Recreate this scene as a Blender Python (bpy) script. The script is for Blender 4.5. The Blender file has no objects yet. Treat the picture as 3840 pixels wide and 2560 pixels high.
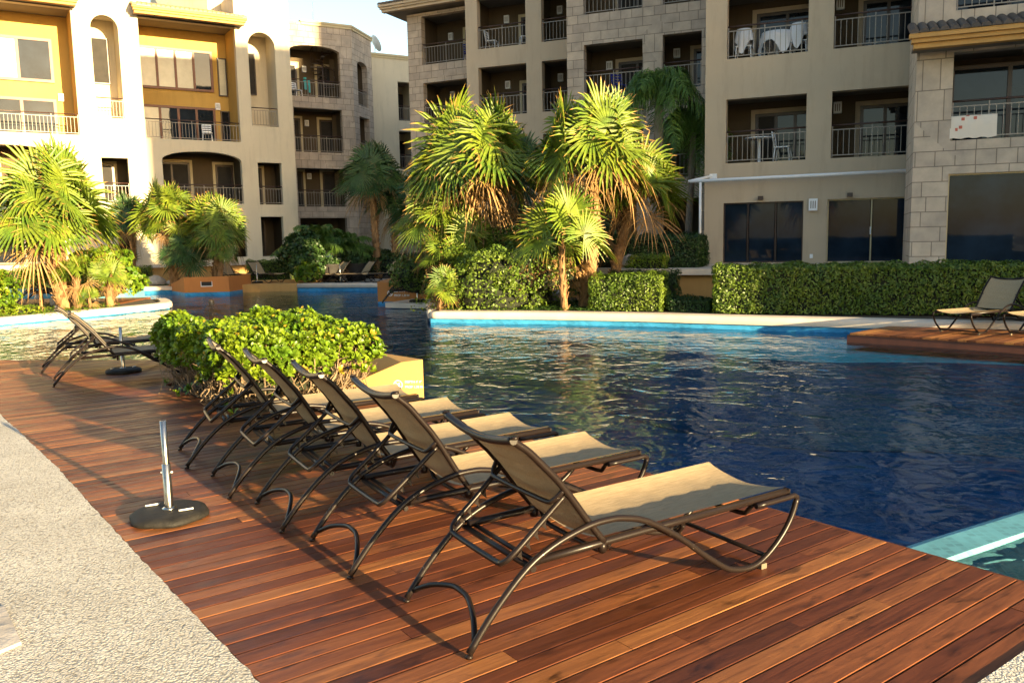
import bpy, math, random
import numpy as np
from mathutils import Vector, Matrix, noise
random.seed(7); RNG = np.random.default_rng(7)
SC = bpy.context.scene; COL = SC.collection
PI = math.pi
def rad(a): return math.radians(a)
def azv(a): return Vector((math.sin(rad(a)), math.cos(rad(a)), 0))

# ------------------------------------------------------------------ objects
def tag(o, label=None, cat=None, group=None, kind=None):
    if label: o['label'] = label
    if cat: o['category'] = cat
    if group: o['group'] = group
    if kind: o['kind'] = kind
    return o
def thing(name, label, cat, loc=(0, 0, 0), rz=0, group=None):
    o = bpy.data.objects.new(name, None); COL.objects.link(o)
    o.location = loc; o.rotation_euler = (0, 0, rz); o.empty_display_size = .1
    return tag(o, label, cat, group)
def copy_tree(o, parent=None):
    c = o.copy(); COL.objects.link(c); c.parent = parent
    for ch in o.children: copy_tree(ch, c)
    return c
class MB:
    """collects faces with material slots; build() makes one mesh object"""
    def __init__(s): s.v = []; s.f = []; s.m = []; s.sm = []; s.col = []
    def add(s, vs, fs, m=0, smooth=False):
        b = len(s.v); s.v.extend([tuple(p) for p in vs])
        for f in fs: s.f.append(tuple(b + i for i in f)); s.m.append(m); s.sm.append(smooth)
    def quad(s, a, b, c, d, m=0): s.add([a, b, c, d], [(0, 1, 2, 3)], m)
    def box(s, x0, x1, y0, y1, z0, z1, m=0):
        s.add([(x0, y0, z0), (x1, y0, z0), (x1, y1, z0), (x0, y1, z0), (x0, y0, z1), (x1, y0, z1), (x1, y1, z1), (x0, y1, z1)],
              [(0, 3, 2, 1), (4, 5, 6, 7), (0, 1, 5, 4), (1, 2, 6, 5), (2, 3, 7, 6), (3, 0, 4, 7)], m)
    def obox(s, c, ax, ay, az, m=0):
        c = Vector(c); ax = Vector(ax); ay = Vector(ay); az = Vector(az); P = []
        for k in (-1, 1):
            for (i, j) in ((-1, -1), (1, -1), (1, 1), (-1, 1)): P.append(c + ax * i + ay * j + az * k)
        s.add(P, [(0, 3, 2, 1), (4, 5, 6, 7), (0, 1, 5, 4), (1, 2, 6, 5), (2, 3, 7, 6), (3, 0, 4, 7)], m)
    def tube(s, pts, r, m=0, n=8, caps=True, smooth=True):
        pts = [Vector(p) for p in pts]; N = len(pts)
        rr = r if isinstance(r, (list, tuple)) else [r] * N
        base = len(s.v); up = None
        for i, p in enumerate(pts):
            t = (pts[min(i + 1, N - 1)] - pts[max(i - 1, 0)])
            if t.length < 1e-9: t = Vector((0, 0, 1))
            t.normalize()
            if up is None:
                up = Vector((0, 0, 1)) if abs(t.z) < .9 else Vector((1, 0, 0))
            a = t.cross(up)
            if a.length < 1e-6: a = t.cross(Vector((0, 1, 0)))
            a.normalize(); b = a.cross(t).normalized(); up = b
            for k in range(n):
                an = 2 * PI * k / n; s.v.append(tuple(p + (a * math.cos(an) + b * math.sin(an)) * rr[i]))
        for i in range(N - 1):
            for k in range(n):
                k2 = (k + 1) % n
                s.f.append((base + i * n + k, base + i * n + k2, base + (i + 1) * n + k2, base + (i + 1) * n + k)); s.m.append(m); s.sm.append(smooth)
        if caps:
            s.f.append(tuple(base + k for k in range(n))[::-1]); s.m.append(m); s.sm.append(False)
            s.f.append(tuple(base + (N - 1) * n + k for k in range(n))); s.m.append(m); s.sm.append(False)
    def lathe(s, prof, c=(0, 0, 0), m=0, n=24, smooth=True):
        base = len(s.v)
        for (r, z) in prof:
            for k in range(n):
                a = 2 * PI * k / n; s.v.append((c[0] + r * math.cos(a), c[1] + r * math.sin(a), c[2] + z))
        for i in range(len(prof) - 1):
            for k in range(n):
                k2 = (k + 1) % n
                s.f.append((base + i * n + k, base + i * n + k2, base + (i + 1) * n + k2, base + (i + 1) * n + k)); s.m.append(m); s.sm.append(smooth)
    def prism(s, poly, z0, z1, m=0, mside=None, bottom=False):
        n = len(poly); a = sum(poly[i][0] * poly[(i + 1) % n][1] - poly[(i + 1) % n][0] * poly[i][1] for i in range(n))
        if a < 0: poly = poly[::-1]
        zt = z1 if isinstance(z1, (list, tuple)) else [z1] * n
        if a < 0 and isinstance(z1, (list, tuple)): zt = zt[::-1]
        v = [(p[0], p[1], zt[i]) for i, p in enumerate(poly)] + [(p[0], p[1], z0) for p in poly]
        s.add(v, [tuple(range(n))], m)
        s.add(v, [(n + i, n + (i + 1) % n, (i + 1) % n, i) for i in range(n)], m if mside is None else mside)
    def build(s, name, mats, parent=None, mat4=None, attrs=None):
        me = bpy.data.meshes.new(name)
        me.from_pydata(s.v, [], s.f)
        if not isinstance(mats, (list, tuple)): mats = [mats]
        for m in mats: me.materials.append(m)
        me.polygons.foreach_set('material_index', s.m); me.polygons.foreach_set('use_smooth', s.sm)
        if attrs is not None:
            for k, vals in attrs.items():
                at = me.attributes.new(k, 'FLOAT', 'POINT'); at.data.foreach_set('value', np.asarray(vals, dtype=np.float32))
        me.update()
        o = bpy.data.objects.new(name, me); COL.objects.link(o)
        if parent is not None: o.parent = parent
        if mat4 is not None: o.matrix_local = mat4
        return o
def npmesh(name, V, F, mat, parent=None, attrs=None, mats=None, mi=None, smooth=False):
    """fast mesh from numpy: V (n,3), F (m,k) constant k"""
    me = bpy.data.meshes.new(name); V = np.asarray(V, dtype=np.float32); F = np.asarray(F, dtype=np.int32)
    m, k = F.shape
    me.vertices.add(len(V)); me.vertices.foreach_set('co', V.ravel())
    me.loops.add(m * k); me.loops.foreach_set('vertex_index', F.ravel())
    me.polygons.add(m); me.polygons.foreach_set('loop_start', np.arange(0, m * k, k, dtype=np.int32)); me.polygons.foreach_set('loop_total', np.full(m, k, dtype=np.int32))
    for x in (mats or [mat]): me.materials.append(x)
    if mi is not None: me.polygons.foreach_set('material_index', np.asarray(mi, dtype=np.int32))
    if smooth: me.polygons.foreach_set('use_smooth', np.ones(m, dtype=bool))
    me.update(calc_edges=True)
    for kk, vals in (attrs or {}).items():
        at = me.attributes.new(kk, 'FLOAT', 'POINT'); at.data.foreach_set('value', np.asarray(vals, dtype=np.float32))
    o = bpy.data.objects.new(name, me); COL.objects.link(o)
    if parent is not None: o.parent = parent
    return o
def smooth_path(pts, n=5):
    P = [Vector(p) for p in pts]; out = []
    for i in range(len(P) - 1):
        p0 = P[max(i - 1, 0)]; p1 = P[i]; p2 = P[i + 1]; p3 = P[min(i + 2, len(P) - 1)]
        for k in range(n):
            t = k / n
            out.append(.5 * ((2 * p1) + (p2 - p0) * t + (2 * p0 - 5 * p1 + 4 * p2 - p3) * t * t + (3 * p1 - p0 - 3 * p2 + p3) * t ** 3))
    out.append(P[-1]); return out

# ------------------------------------------------------------------ materials
class NT:
    def __init__(s, name):
        s.m = bpy.data.materials.new(name); s.m.use_nodes = True; s.t = s.m.node_tree; s.t.nodes.clear()
        s.out = s.n('ShaderNodeOutputMaterial')
    def n(s, typ, **kw):
        nd = s.t.nodes.new(typ)
        for k, v in kw.items():
            if k.startswith('i_'):
                key = k[2:].replace('_', ' '); nd.inputs[key].default_value = v
            else: setattr(nd, k, v)
        return nd
    def l(s, a, b): s.t.links.new(a, b)
    def ramp(s, fac, stops, interp='LINEAR'):
        r = s.n('ShaderNodeValToRGB'); e = r.color_ramp.elements; r.color_ramp.interpolation = interp
        while len(e) < len(stops): e.new(.5)
        for i, (p, c) in enumerate(stops): e[i].position = p; e[i].color = (*c, 1) if len(c) == 3 else c
        s.l(fac, r.inputs[0]); return r.outputs[0]
    def mix(s, f, a, b, mode='MIX'):
        x = s.n('ShaderNodeMix', data_type='RGBA', blend_type=mode)
        for inp, val in ((x.inputs[0], f), (x.inputs[6], a), (x.inputs[7], b)):
            if hasattr(val, 'links'): s.l(val, inp)
            elif isinstance(val, (int, float)): inp.default_value = val
            else: inp.default_value = (*val, 1)
        return x.outputs[2]
    def noise(s, vec, scale, detail=4, rough=.6, dist=0):
        x = s.n('ShaderNodeTexNoise'); x.inputs['Scale'].default_value = scale; x.inputs['Detail'].default_value = detail
        x.inputs['Roughness'].default_value = rough; x.inputs['Distortion'].default_value = dist
        if vec is not None: s.l(vec, x.inputs['Vector'])
        return x.outputs[0]
    def coord(s, kind='Object', scale=None):
        c = s.n('ShaderNodeTexCoord').outputs[kind]
        if scale:
            mp = s.n('ShaderNodeMapping'); mp.inputs['Scale'].default_value = scale; s.l(c, mp.inputs[0]); c = mp.outputs[0]
        return c
    def math(s, op, a, b=0.):
        x = s.n('ShaderNodeMath', operation=op)
        for i, v in enumerate((a, b)):
            if hasattr(v, 'links'): s.l(v, x.inputs[i])
            else: x.inputs[i].default_value = v
        return x.outputs[0]
    def bump(s, h, strength=.3, dist=.01, normal=None):
        b = s.n('ShaderNodeBump'); b.inputs['Strength'].default_value = strength; b.inputs['Distance'].default_value = dist
        s.l(h, b.inputs['Height'])
        if normal is not None: s.l(normal, b.inputs['Normal'])
        return b.outputs[0]
    def pbr(s, color, rough=.6, normal=None, metal=0, spec=.5, coat=0, **kw):
        p = s.n('ShaderNodeBsdfPrincipled')
        for inp, v in ((p.inputs['Base Color'], color), (p.inputs['Roughness'], rough)):
            if hasattr(v, 'links'): s.l(v, inp)
            elif isinstance(v, (int, float)): inp.default_value = v
            else: inp.default_value = (*v, 1)
        p.inputs['Metallic'].default_value = metal; p.inputs['Specular IOR Level'].default_value = spec
        p.inputs['Coat Weight'].default_value = coat; p.inputs['Coat Roughness'].default_value = .15
        if normal is not None: s.l(normal, p.inputs['Normal'])
        s.l(p.outputs[0], s.out.inputs[0]); return p
def c3(c, k): return tuple(min(1, x * k) for x in c)
def plain(name, col, rough=.6, var=.12, scale=3., bumpk=.0, bscale=60, metal=0, spec=.5, detail=5):
    t = NT(name); co = t.coord(); f = t.noise(co, scale, detail)
    c = t.ramp(f, [(.3, c3(col, 1 - var)), (.7, c3(col, 1 + var))])
    nr = t.bump(t.noise(co, bscale, 3), bumpk, .01) if bumpk else None
    t.pbr(c, rough, nr, metal, spec); return t.m
def stucco(name, col):
    t = NT(name); co = t.coord()
    f = t.noise(co, .5, 5); g = t.noise(t.coord('Object', (1.5, 1.5, .25)), 2, 5, .7)
    c = t.ramp(f, [(.3, c3(col, .93)), (.7, c3(col, 1.05))])
    c = t.mix(t.ramp(g, [(.50, (0, 0, 0)), (.80, (.5, .5, .5))]), c, c3(col, .62))
    t.pbr(c, .85, t.bump(t.noise(co, 45, 4), .25, .01), spec=.2); return t.m
def stone(name, ca, cb, w=.62, h=.3):
    t = NT(name); co = t.coord(); sp = t.n('ShaderNodeSeparateXYZ'); t.l(co, sp.inputs[0])
    cb_ = t.n('ShaderNodeCombineXYZ'); t.l(t.math('ADD', sp.outputs[0], sp.outputs[1]), cb_.inputs[0]); t.l(sp.outputs[2], cb_.inputs[1])
    def brick(ww, hh, off, sq, sqf):
        b = t.n('ShaderNodeTexBrick'); b.offset = off; b.squash = sq; b.squash_frequency = sqf; b.offset_frequency = 2
        b.inputs['Scale'].default_value = 1; b.inputs['Brick Width'].default_value = ww; b.inputs['Row Height'].default_value = hh
        b.inputs['Mortar Size'].default_value = .011; b.inputs['Mortar Smooth'].default_value = .2; b.inputs['Bias'].default_value = -.1
        b.inputs['Color1'].default_value = (*ca, 1); b.inputs['Color2'].default_value = (*cb, 1); b.inputs['Mortar'].default_value = (*c3(ca, .42), 1)
        t.l(cb_.outputs[0], b.inputs['Vector']); return b
    b1 = brick(w, h, .37, .62, 3); b2 = brick(w * .55, h * 2, .5, 1.5, 2)
    # patches of tall blocks among the flat ones
    v = t.n('ShaderNodeTexVoronoi', voronoi_dimensions='2D'); v.inputs['Scale'].default_value = .55; t.l(cb_.outputs[0], v.inputs['Vector'])
    q = t.n('ShaderNodeSeparateColor'); t.l(v.outputs['Color'], q.inputs[0])
    m = t.ramp(q.outputs[0], [(.0, (0, 0, 0)), (.56, (1, 1, 1))], 'CONSTANT')
    c = t.mix(m, b1.outputs[0], b2.outputs[0])
    fac = t.mix(m, b1.outputs[1], b2.outputs[1])
    n1 = t.noise(co, 2.2, 5); c = t.mix(.55, c, t.ramp(n1, [(.3, (.55, .55, .55)), (.7, (1.25, 1.2, 1.15))]), 'MULTIPLY')
    hgt = t.math('SUBTRACT', t.math('MULTIPLY', t.noise(co, 14, 5), .5), fac)
    t.pbr(c, .85, t.bump(hgt, .5, .02), spec=.25); return t.m
def leafmat(name, a, b, tip=None, trans=.35, rough=.45, scale=1.6, tscale=9):
    """a/b: two greens mixed by noise in space; attribute 't' goes to 1 at the blade tips"""
    t = NT(name); co = t.coord()
    c = t.mix(t.ramp(t.noise(co, scale, 3), [(.35, (0, 0, 0)), (.65, (1, 1, 1))]), a, b)
    c = t.mix(.5, c, t.ramp(t.noise(co, tscale, 2), [(.3, (.32, .32, .32)), (.7, (1.65, 1.65, 1.55))]), 'MULTIPLY')
    if tip:
        at = t.n('ShaderNodeAttribute', attribute_name='t')
        k = t.math('ADD', at.outputs['Fac'], t.math('MULTIPLY', t.math('SUBTRACT', t.noise(co, 2.5, 2), .5), 1.1))
        c = t.mix(t.ramp(k, [(.70, (0, 0, 0)), (.92, (1, 1, 1))]), c, tip)
    p = t.pbr(c, rough, spec=.4)
    tr = t.n('ShaderNodeBsdfTranslucent'); t.l(c, tr.inputs[0])
    mx = t.n('ShaderNodeMixShader'); mx.inputs[0].default_value = trans
    t.l(p.outputs[0], mx.inputs[1]); t.l(tr.outputs[0], mx.inputs[2]); t.l(mx.outputs[0], t.out.inputs[0]); return t.m
def tilemat(name, col, s=.2):
    t = NT(name); co = t.coord(); sp = t.n('ShaderNodeSeparateXYZ'); t.l(co, sp.inputs[0])
    cc = t.n('ShaderNodeCombineXYZ'); t.l(t.math('ADD', sp.outputs[0], sp.outputs[2]), cc.inputs[0]); t.l(t.math('ADD', sp.outputs[1], sp.outputs[2]), cc.inputs[1])
    b = t.n('ShaderNodeTexBrick'); b.offset = 0; b.inputs['Scale'].default_value = 1; b.inputs['Brick Width'].default_value = s; b.inputs['Row Height'].default_value = s
    b.inputs['Mortar Size'].default_value = .006; b.inputs['Color1'].default_value = (*c3(col, .85), 1); b.inputs['Color2'].default_value = (*c3(col, 1.2), 1); b.inputs['Mortar'].default_value = (*c3(col, 1.15), 1)
    t.l(cc.outputs[0], b.inputs['Vector'])
    c = t.mix(.6, b.outputs[0], t.ramp(t.noise(co, 1.3, 5), [(.3, (.6, .6, .6)), (.7, (1.3, 1.3, 1.3))]), 'MULTIPLY')
    t.pbr(c, .4, spec=.3); return t.m
M = {}
M['stucco'] = stucco('cream stucco', (.60, .52, .38))
M['tan'] = stucco('shaded tan loggia paint', (.10, .073, .045))  # tan paint darkened so the recesses read as deep shade
M['stucco_r'] = stucco('beige stucco', (.45, .365, .265))
M['ochre'] = stucco('ochre stucco', (.50, .31, .085))
M['terra'] = stucco('terracotta render', (.50, .20, .06))
M['orange'] = stucco('orange wall', (.50, .29, .10))
M['stone'] = stone('cut limestone', (.47, .39, .31), (.35, .295, .245))
M['stone_big'] = stone('large limestone', (.50, .43, .35), (.40, .345, .29), .66, .34)
M['trim'] = stucco('pale trim', (.52, .44, .28))
M['cap'] = plain('pale coping stone', (.60, .50, .40), .7, .12, 2, .3, 40)
M['white'] = plain('white paint', (.75, .76, .78), .4, .04)
M['dark_wood'] = plain('dark frame', (.035, .017, .012), .4, .2)
M['red_wood'] = plain('reddish frame', (.13, .035, .012), .45, .2)
M['rail_cap'] = plain('rail cap', (.045, .02, .015), .4, .2)
M['rail'] = plain('rail metal', (.24, .21, .18), .45, .08)
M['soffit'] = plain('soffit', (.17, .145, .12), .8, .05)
M['interior'] = plain('dark interior', (.02, .017, .015), .8, .3)
def glassm(name, base, rough=.03, spec=.5, curt=None):
    t = NT(name); co = t.coord()
    c = t.ramp(t.noise(co, .8, 4), [(.4, c3(base, .6)), (.65, c3(base, 1.4))])
    t.pbr(c, rough, t.bump(t.noise(co, .9, 2), .02, .05), spec=spec); return t.m
M['glass'] = glassm('window glass', (.011, .016, .024), .02, .4)
M['glass_big'] = glassm('shop glass', (.012, .022, .038), .02, .22)
M['pale_pane'] = plain('pale window pane', (.50, .46, .34), .25, .25, .7)  # pale colour imitates bright sky mirrored in the bay window panes
M['tile_dark'] = plain('dark roof tile', (.07, .055, .045), .7, .3, 8)
M['tile'] = plain('clay roof tile', (.45, .30, .12), .7, .25, 8)
M['pooltile'] = tilemat('pool floor tile', (.005, .095, .23), .2)
M['poolwall'] = tilemat('pool waterline tile', (.04, .25, .48), .1)
M['shelf'] = tilemat('submerged shelf tile', (.16, .78, .85), .1)
M['poolpale'] = tilemat('pale pool wall', (.12, .33, .38), .05)
M['soil'] = plain('garden soil', (.06, .045, .028), .95, .35, 3, .6, 20)
M['bronze'] = plain('brown powder coat', (.028, .018, .013), .28, .25, 25, .05, 200, 0, .6)
def paintworn():
    t = NT('worn brown frame'); co = t.coord()
    c = t.mix(t.ramp(t.noise(co, 26, 6, .75), [(.685, (0, 0, 0)), (.70, (1, 1, 1))]), (.012, .008, .007), (.36, .32, .28))
    t.pbr(c, .32, t.bump(t.noise(co, 120, 3), .06, .004), spec=.2); return t.m
M['frame'] = paintworn()
def slingmat():
    t = NT('sling mesh'); co = t.coord('Object')
    a = t.n('ShaderNodeTexWave', bands_direction='X'); a.inputs['Scale'].default_value = 75; a.inputs['Distortion'].default_value = .6; t.l(co, a.inputs[0])
    b = t.n('ShaderNodeTexWave', bands_direction='Y'); b.inputs['Scale'].default_value = 90; b.inputs['Distortion'].default_value = .6; t.l(co, b.inputs[0])
    f = t.math('MULTIPLY', a.outputs['Fac'], b.outputs['Fac'])
    streak = t.noise(t.coord('Object', (1, 14, 14)), 9, 5)
    c = t.ramp(t.math('ADD', t.math('MULTIPLY', f, .25), t.math('MULTIPLY', streak, .8)), [(.25, (.21, .155, .09)), (.75, (.40, .305, .185))])
    p = t.pbr(c, .75, t.bump(f, .25, .002), spec=.2)
    tr = t.n('ShaderNodeBsdfTranslucent'); t.l(c, tr.inputs[0]); mx = t.n('ShaderNodeMixShader'); mx.inputs[0].default_value = .04
    t.l(p.outputs[0], mx.inputs[1]); t.l(tr.outputs[0], mx.inputs[2]); t.l(mx.outputs[0], t.out.inputs[0]); return t.m
M['sling'] = slingmat()
M['darkbase'] = plain('dark red timber side', (.085, .025, .012), .6, .3, 4)
M['steel'] = plain('brushed steel', (.42, .40, .37), .25, .15, 30, 0, 10, 1)
M['rubber'] = plain('black concrete base', (.013, .012, .011), .65, .5, 18, .5, 90, 0, .25)
M['footpad'] = plain('foot pad', (.12, .095, .065), .7, .2)
M['zinc'] = plain('pale metal', (.7, .7, .7), .35, .1)
def deckmat(name, dark, lite, rl=.40):
    t = NT(name); co = t.coord('Object', (.9, 11, 11)); c0 = t.coord()
    at = t.n('ShaderNodeAttribute', attribute_name='r'); off = t.n('ShaderNodeVectorMath', operation='ADD')
    cc = t.n('ShaderNodeCombineXYZ'); t.l(t.math('MULTIPLY', at.outputs['Fac'], 37.), cc.inputs[0]); t.l(t.math('MULTIPLY', at.outputs['Fac'], 91.), cc.inputs[1])
    t.l(co, off.inputs[0]); t.l(cc.outputs[0], off.inputs[1])
    g = t.noise(off.outputs[0], 2.0, 8, .68, 1.2)
    c = t.ramp(g, [(.25, dark), (.5, tuple((a + b) / 2 for a, b in zip(dark, lite))), (.78, lite)])
    c = t.mix(.85, c, t.ramp(at.outputs['Fac'], [(0, (.34, .29, .30)), (.25, (.62, .50, .50)), (.55, (1., .95, .9)), (.8, (1.4, 1.5, 1.3)), (1, (1.9, 2.3, 1.9))]), 'MULTIPLY')
    st = t.noise(t.coord('Object', (1.2, 3.2, 1)), 2.6, 6, .62, .4)
    c = t.mix(t.ramp(st, [(.57, (0, 0, 0)), (.68, (.7, .7, .7))]), c, c3(dark, .28))
    sc = t.noise(c0, 5.5, 9, .8); c = t.mix(t.ramp(sc, [(.68, (0, 0, 0)), (.80, (.35, .35, .35))]), c, (.45, .34, .27))
    ro = t.ramp(st, [(.35, (rl + .16,) * 3), (.65, (rl - .04,) * 3)])
    fine = t.noise(off.outputs[0], 14, 4, .7)
    t.pbr(c, ro, t.bump(t.math('ADD', g, t.math('MULTIPLY', fine, .5)), .3, .004), spec=.26); return t.m
M['deck'] = deckmat('oiled hardwood boards', (.052, .014, .007), (.265, .086, .030))
M['deck_far'] = deckmat('far hardwood boards', (.09, .03, .012), (.26, .10, .035), .5)
def pebble():
    t = NT('pebble wash paving'); co = t.coord()
    v = t.n('ShaderNodeTexVoronoi'); v.inputs['Scale'].default_value = 80; v.inputs['Randomness'].default_value = 1
    nv = t.n('ShaderNodeVectorMath', operation='ADD'); t.l(co, nv.inputs[0])
    nz = t.n('ShaderNodeTexNoise'); nz.inputs['Scale'].default_value = 22; t.l(co, nz.inputs['Vector'])
    sc = t.n('ShaderNodeVectorMath', operation='SCALE'); sc.inputs['Scale'].default_value = .035; t.l(nz.outputs['Color'], sc.inputs[0]); t.l(sc.outputs[0], nv.inputs[1]); t.l(nv.outputs[0], v.inputs['Vector'])
    n2 = t.noise(co, 95, 5, .7)
    h = t.math('ADD', t.math('MULTIPLY', v.outputs['Distance'], -1.2), t.math('MULTIPLY', n2, .9))
    c = t.mix(t.ramp(t.noise(co, 1.6, 5), [(.35, (0, 0, 0)), (.7, (1, 1, 1))]), (.50, .475, .43), (.62, .595, .545))
    c = t.mix(t.ramp(v.outputs['Distance'], [(.45, (0, 0, 0)), (.85, (.7, .7, .7))]), c, (.22, .19, .15))
    sc2 = t.n('ShaderNodeSeparateColor'); t.l(v.outputs['Color'], sc2.inputs[0]); c = t.mix(.75, c, t.ramp(sc2.outputs[0], [(.0, (.62, .60, .58)), (.12, (.9, .88, .86)), (.9, (1.1, 1.1, 1.1))]), 'MULTIPLY')
    c = t.mix(t.ramp(t.noise(co, .9, 6, .7), [(.5, (0, 0, 0)), (.75, (.35, .35, .35))]), c, (.30, .27, .22))
    t.pbr(c, .85, t.bump(h, .8, .012), spec=.25); return t.m
M['pebble'] = pebble()
M['ground'] = plain('ground', (.16, .14, .10), .95, .25, .6, .4, 15)
M['grass'] = leafmat('grass blades', (.035, .075, .012), (.07, .12, .02), None, .25)
def barkmat(name, a, b):
    t = NT(name); co = t.coord('Object', (1, 1, .45))
    c = t.ramp(t.noise(co, 9, 7, .7, .6), [(.3, a), (.7, b)])
    t.pbr(c, .85, t.bump(t.noise(co, 30, 6, .75), .9, .03), spec=.15); return t.m
M['bark'] = barkmat('fibrous bark', (.10, .055, .025), (.42, .25, .12))
M['bark_grey'] = barkmat('grey bark', (.10, .085, .07), (.26, .23, .19))
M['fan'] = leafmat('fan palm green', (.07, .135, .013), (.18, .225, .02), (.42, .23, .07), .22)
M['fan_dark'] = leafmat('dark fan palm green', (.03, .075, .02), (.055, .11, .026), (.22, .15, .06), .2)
M['dead'] = leafmat('dry frond', (.30, .165, .06), (.42, .27, .12), None, .25, .7)
M['feather'] = leafmat('feather palm green', (.05, .115, .02), (.11, .19, .028), None, .25)
M['hleaf'] = leafmat('broad hedge leaf', (.075, .165, .012), (.21, .29, .018), (.38, .28, .03), .35, .35, 2.2, 12)
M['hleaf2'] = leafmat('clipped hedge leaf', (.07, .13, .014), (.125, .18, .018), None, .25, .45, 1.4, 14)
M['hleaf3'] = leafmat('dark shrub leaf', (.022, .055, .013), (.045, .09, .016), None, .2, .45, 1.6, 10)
M['twig'] = barkmat('pale twig', (.13, .085, .05), (.36, .27, .18))
M['core'] = plain('hedge dark core', (.012, .016, .006), .95, .5, 8)  # near-black solid filling; its colour stands for shade inside the foliage
M['skin'] = plain('skin', (.45, .26, .17), .5, .05)
M['hair'] = plain('dark hair', (.015, .01, .008), .5, .2)
M['pinkshirt'] = plain('pale pink shirt', (.55, .40, .38), .8, .1)
M['shorts'] = plain('white cloth', (.72, .72, .75), .8, .05)
M['blue'] = plain('blue fabric', (.02, .03, .25), .7, .2)
M['teal'] = plain('turquoise towel', (.05, .42, .45), .8, .15)
M['rock'] = plain('pale rock', (.42, .37, .32), .9, .3, 3, .8, 12)
def towelm():
    t = NT('patterned towel'); co = t.coord('Object'); v = t.n('ShaderNodeTexVoronoi', distance='CHEBYCHEV'); v.inputs['Scale'].default_value = 5; t.l(co, v.inputs['Vector'])
    c = t.mix(t.ramp(v.outputs['Distance'], [(.0, (1, 1, 1)), (.17, (0, 0, 0))], 'CONSTANT'), (.66, .60, .52), (.45, .12, .08)); t.pbr(c, .85); return t.m
M['towel'] = towelm()
def watermat():
    t = NT('pool water'); co = t.coord('Object')
    a = t.noise(t.coord('Object', (1, 1.0, 1)), 2.6, 2, .45, 1.0); b = t.noise(co, 7.0, 2, .5, .6); c = t.noise(co, .8, 2, .5)
    h = t.math('ADD', t.math('ADD', t.math('MULTIPLY', a, 1.0), t.math('MULTIPLY', b, .26)), t.math('MULTIPLY', c, 1.2))
    nr = t.bump(h, 1.0, .027)
    fr = t.n('ShaderNodeFresnel'); fr.inputs[0].default_value = 1.33; t.l(nr, fr.inputs['Normal'])
    gl = t.n('ShaderNodeBsdfGlossy'); gl.inputs['Roughness'].default_value = .015; gl.inputs[0].default_value = (.80, .92, 1, 1); t.l(nr, gl.inputs['Normal'])
    tr = t.n('ShaderNodeBsdfTransparent'); tr.inputs[0].default_value = (.78, .93, .98, 1)
    mx = t.n('ShaderNodeMixShader'); t.l(fr.outputs[0], mx.inputs[0]); t.l(tr.outputs[0], mx.inputs[1]); t.l(gl.outputs[0], mx.inputs[2]); t.l(mx.outputs[0], t.out.inputs[0]); return t.m
M['water'] = watermat()
# ================================================================== SETTING
WZ = -.15
def struct(name, mb, mats, mat4=None, attrs=None): return tag(mb.build(name, mats, None, mat4, attrs), kind='structure')
g = MB(); g.quad((-400, -400, -1.75), (400, -400, -1.75), (400, 600, -1.75), (-400, 600, -1.75)); struct('ground', g, M['ground'])
g = MB(); g.quad((-45, -6, -1.45), (26, -6, -1.45), (26, 46, -1.45), (-45, 46, -1.45)); struct('pool_floor', g, M['pooltile'])
# water surface: gently displaced sheet
nx, ny = 330, 330
xs = np.linspace(-32, 14, nx); ys = np.linspace(1.5, 36, ny); X, Y = np.meshgrid(xs, ys)
Z = WZ + .004 * np.sin(X * 2.1 + np.sin(Y * 1.3) * 1.4) + .004 * np.sin(Y * 3.1 + np.sin(X * 1.7) * 1.2 + 1) + .003 * np.sin((X + Y) * 4.3)
idx = np.arange(nx * ny).reshape(ny, nx)
F = np.stack([idx[:-1, :-1], idx[:-1, 1:], idx[1:, 1:], idx[1:, :-1]], -1).reshape(-1, 4)
tag(npmesh('pool_water', np.stack([X, Y, Z], -1).reshape(-1, 3), F, M['water'], smooth=True), kind='structure')

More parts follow.
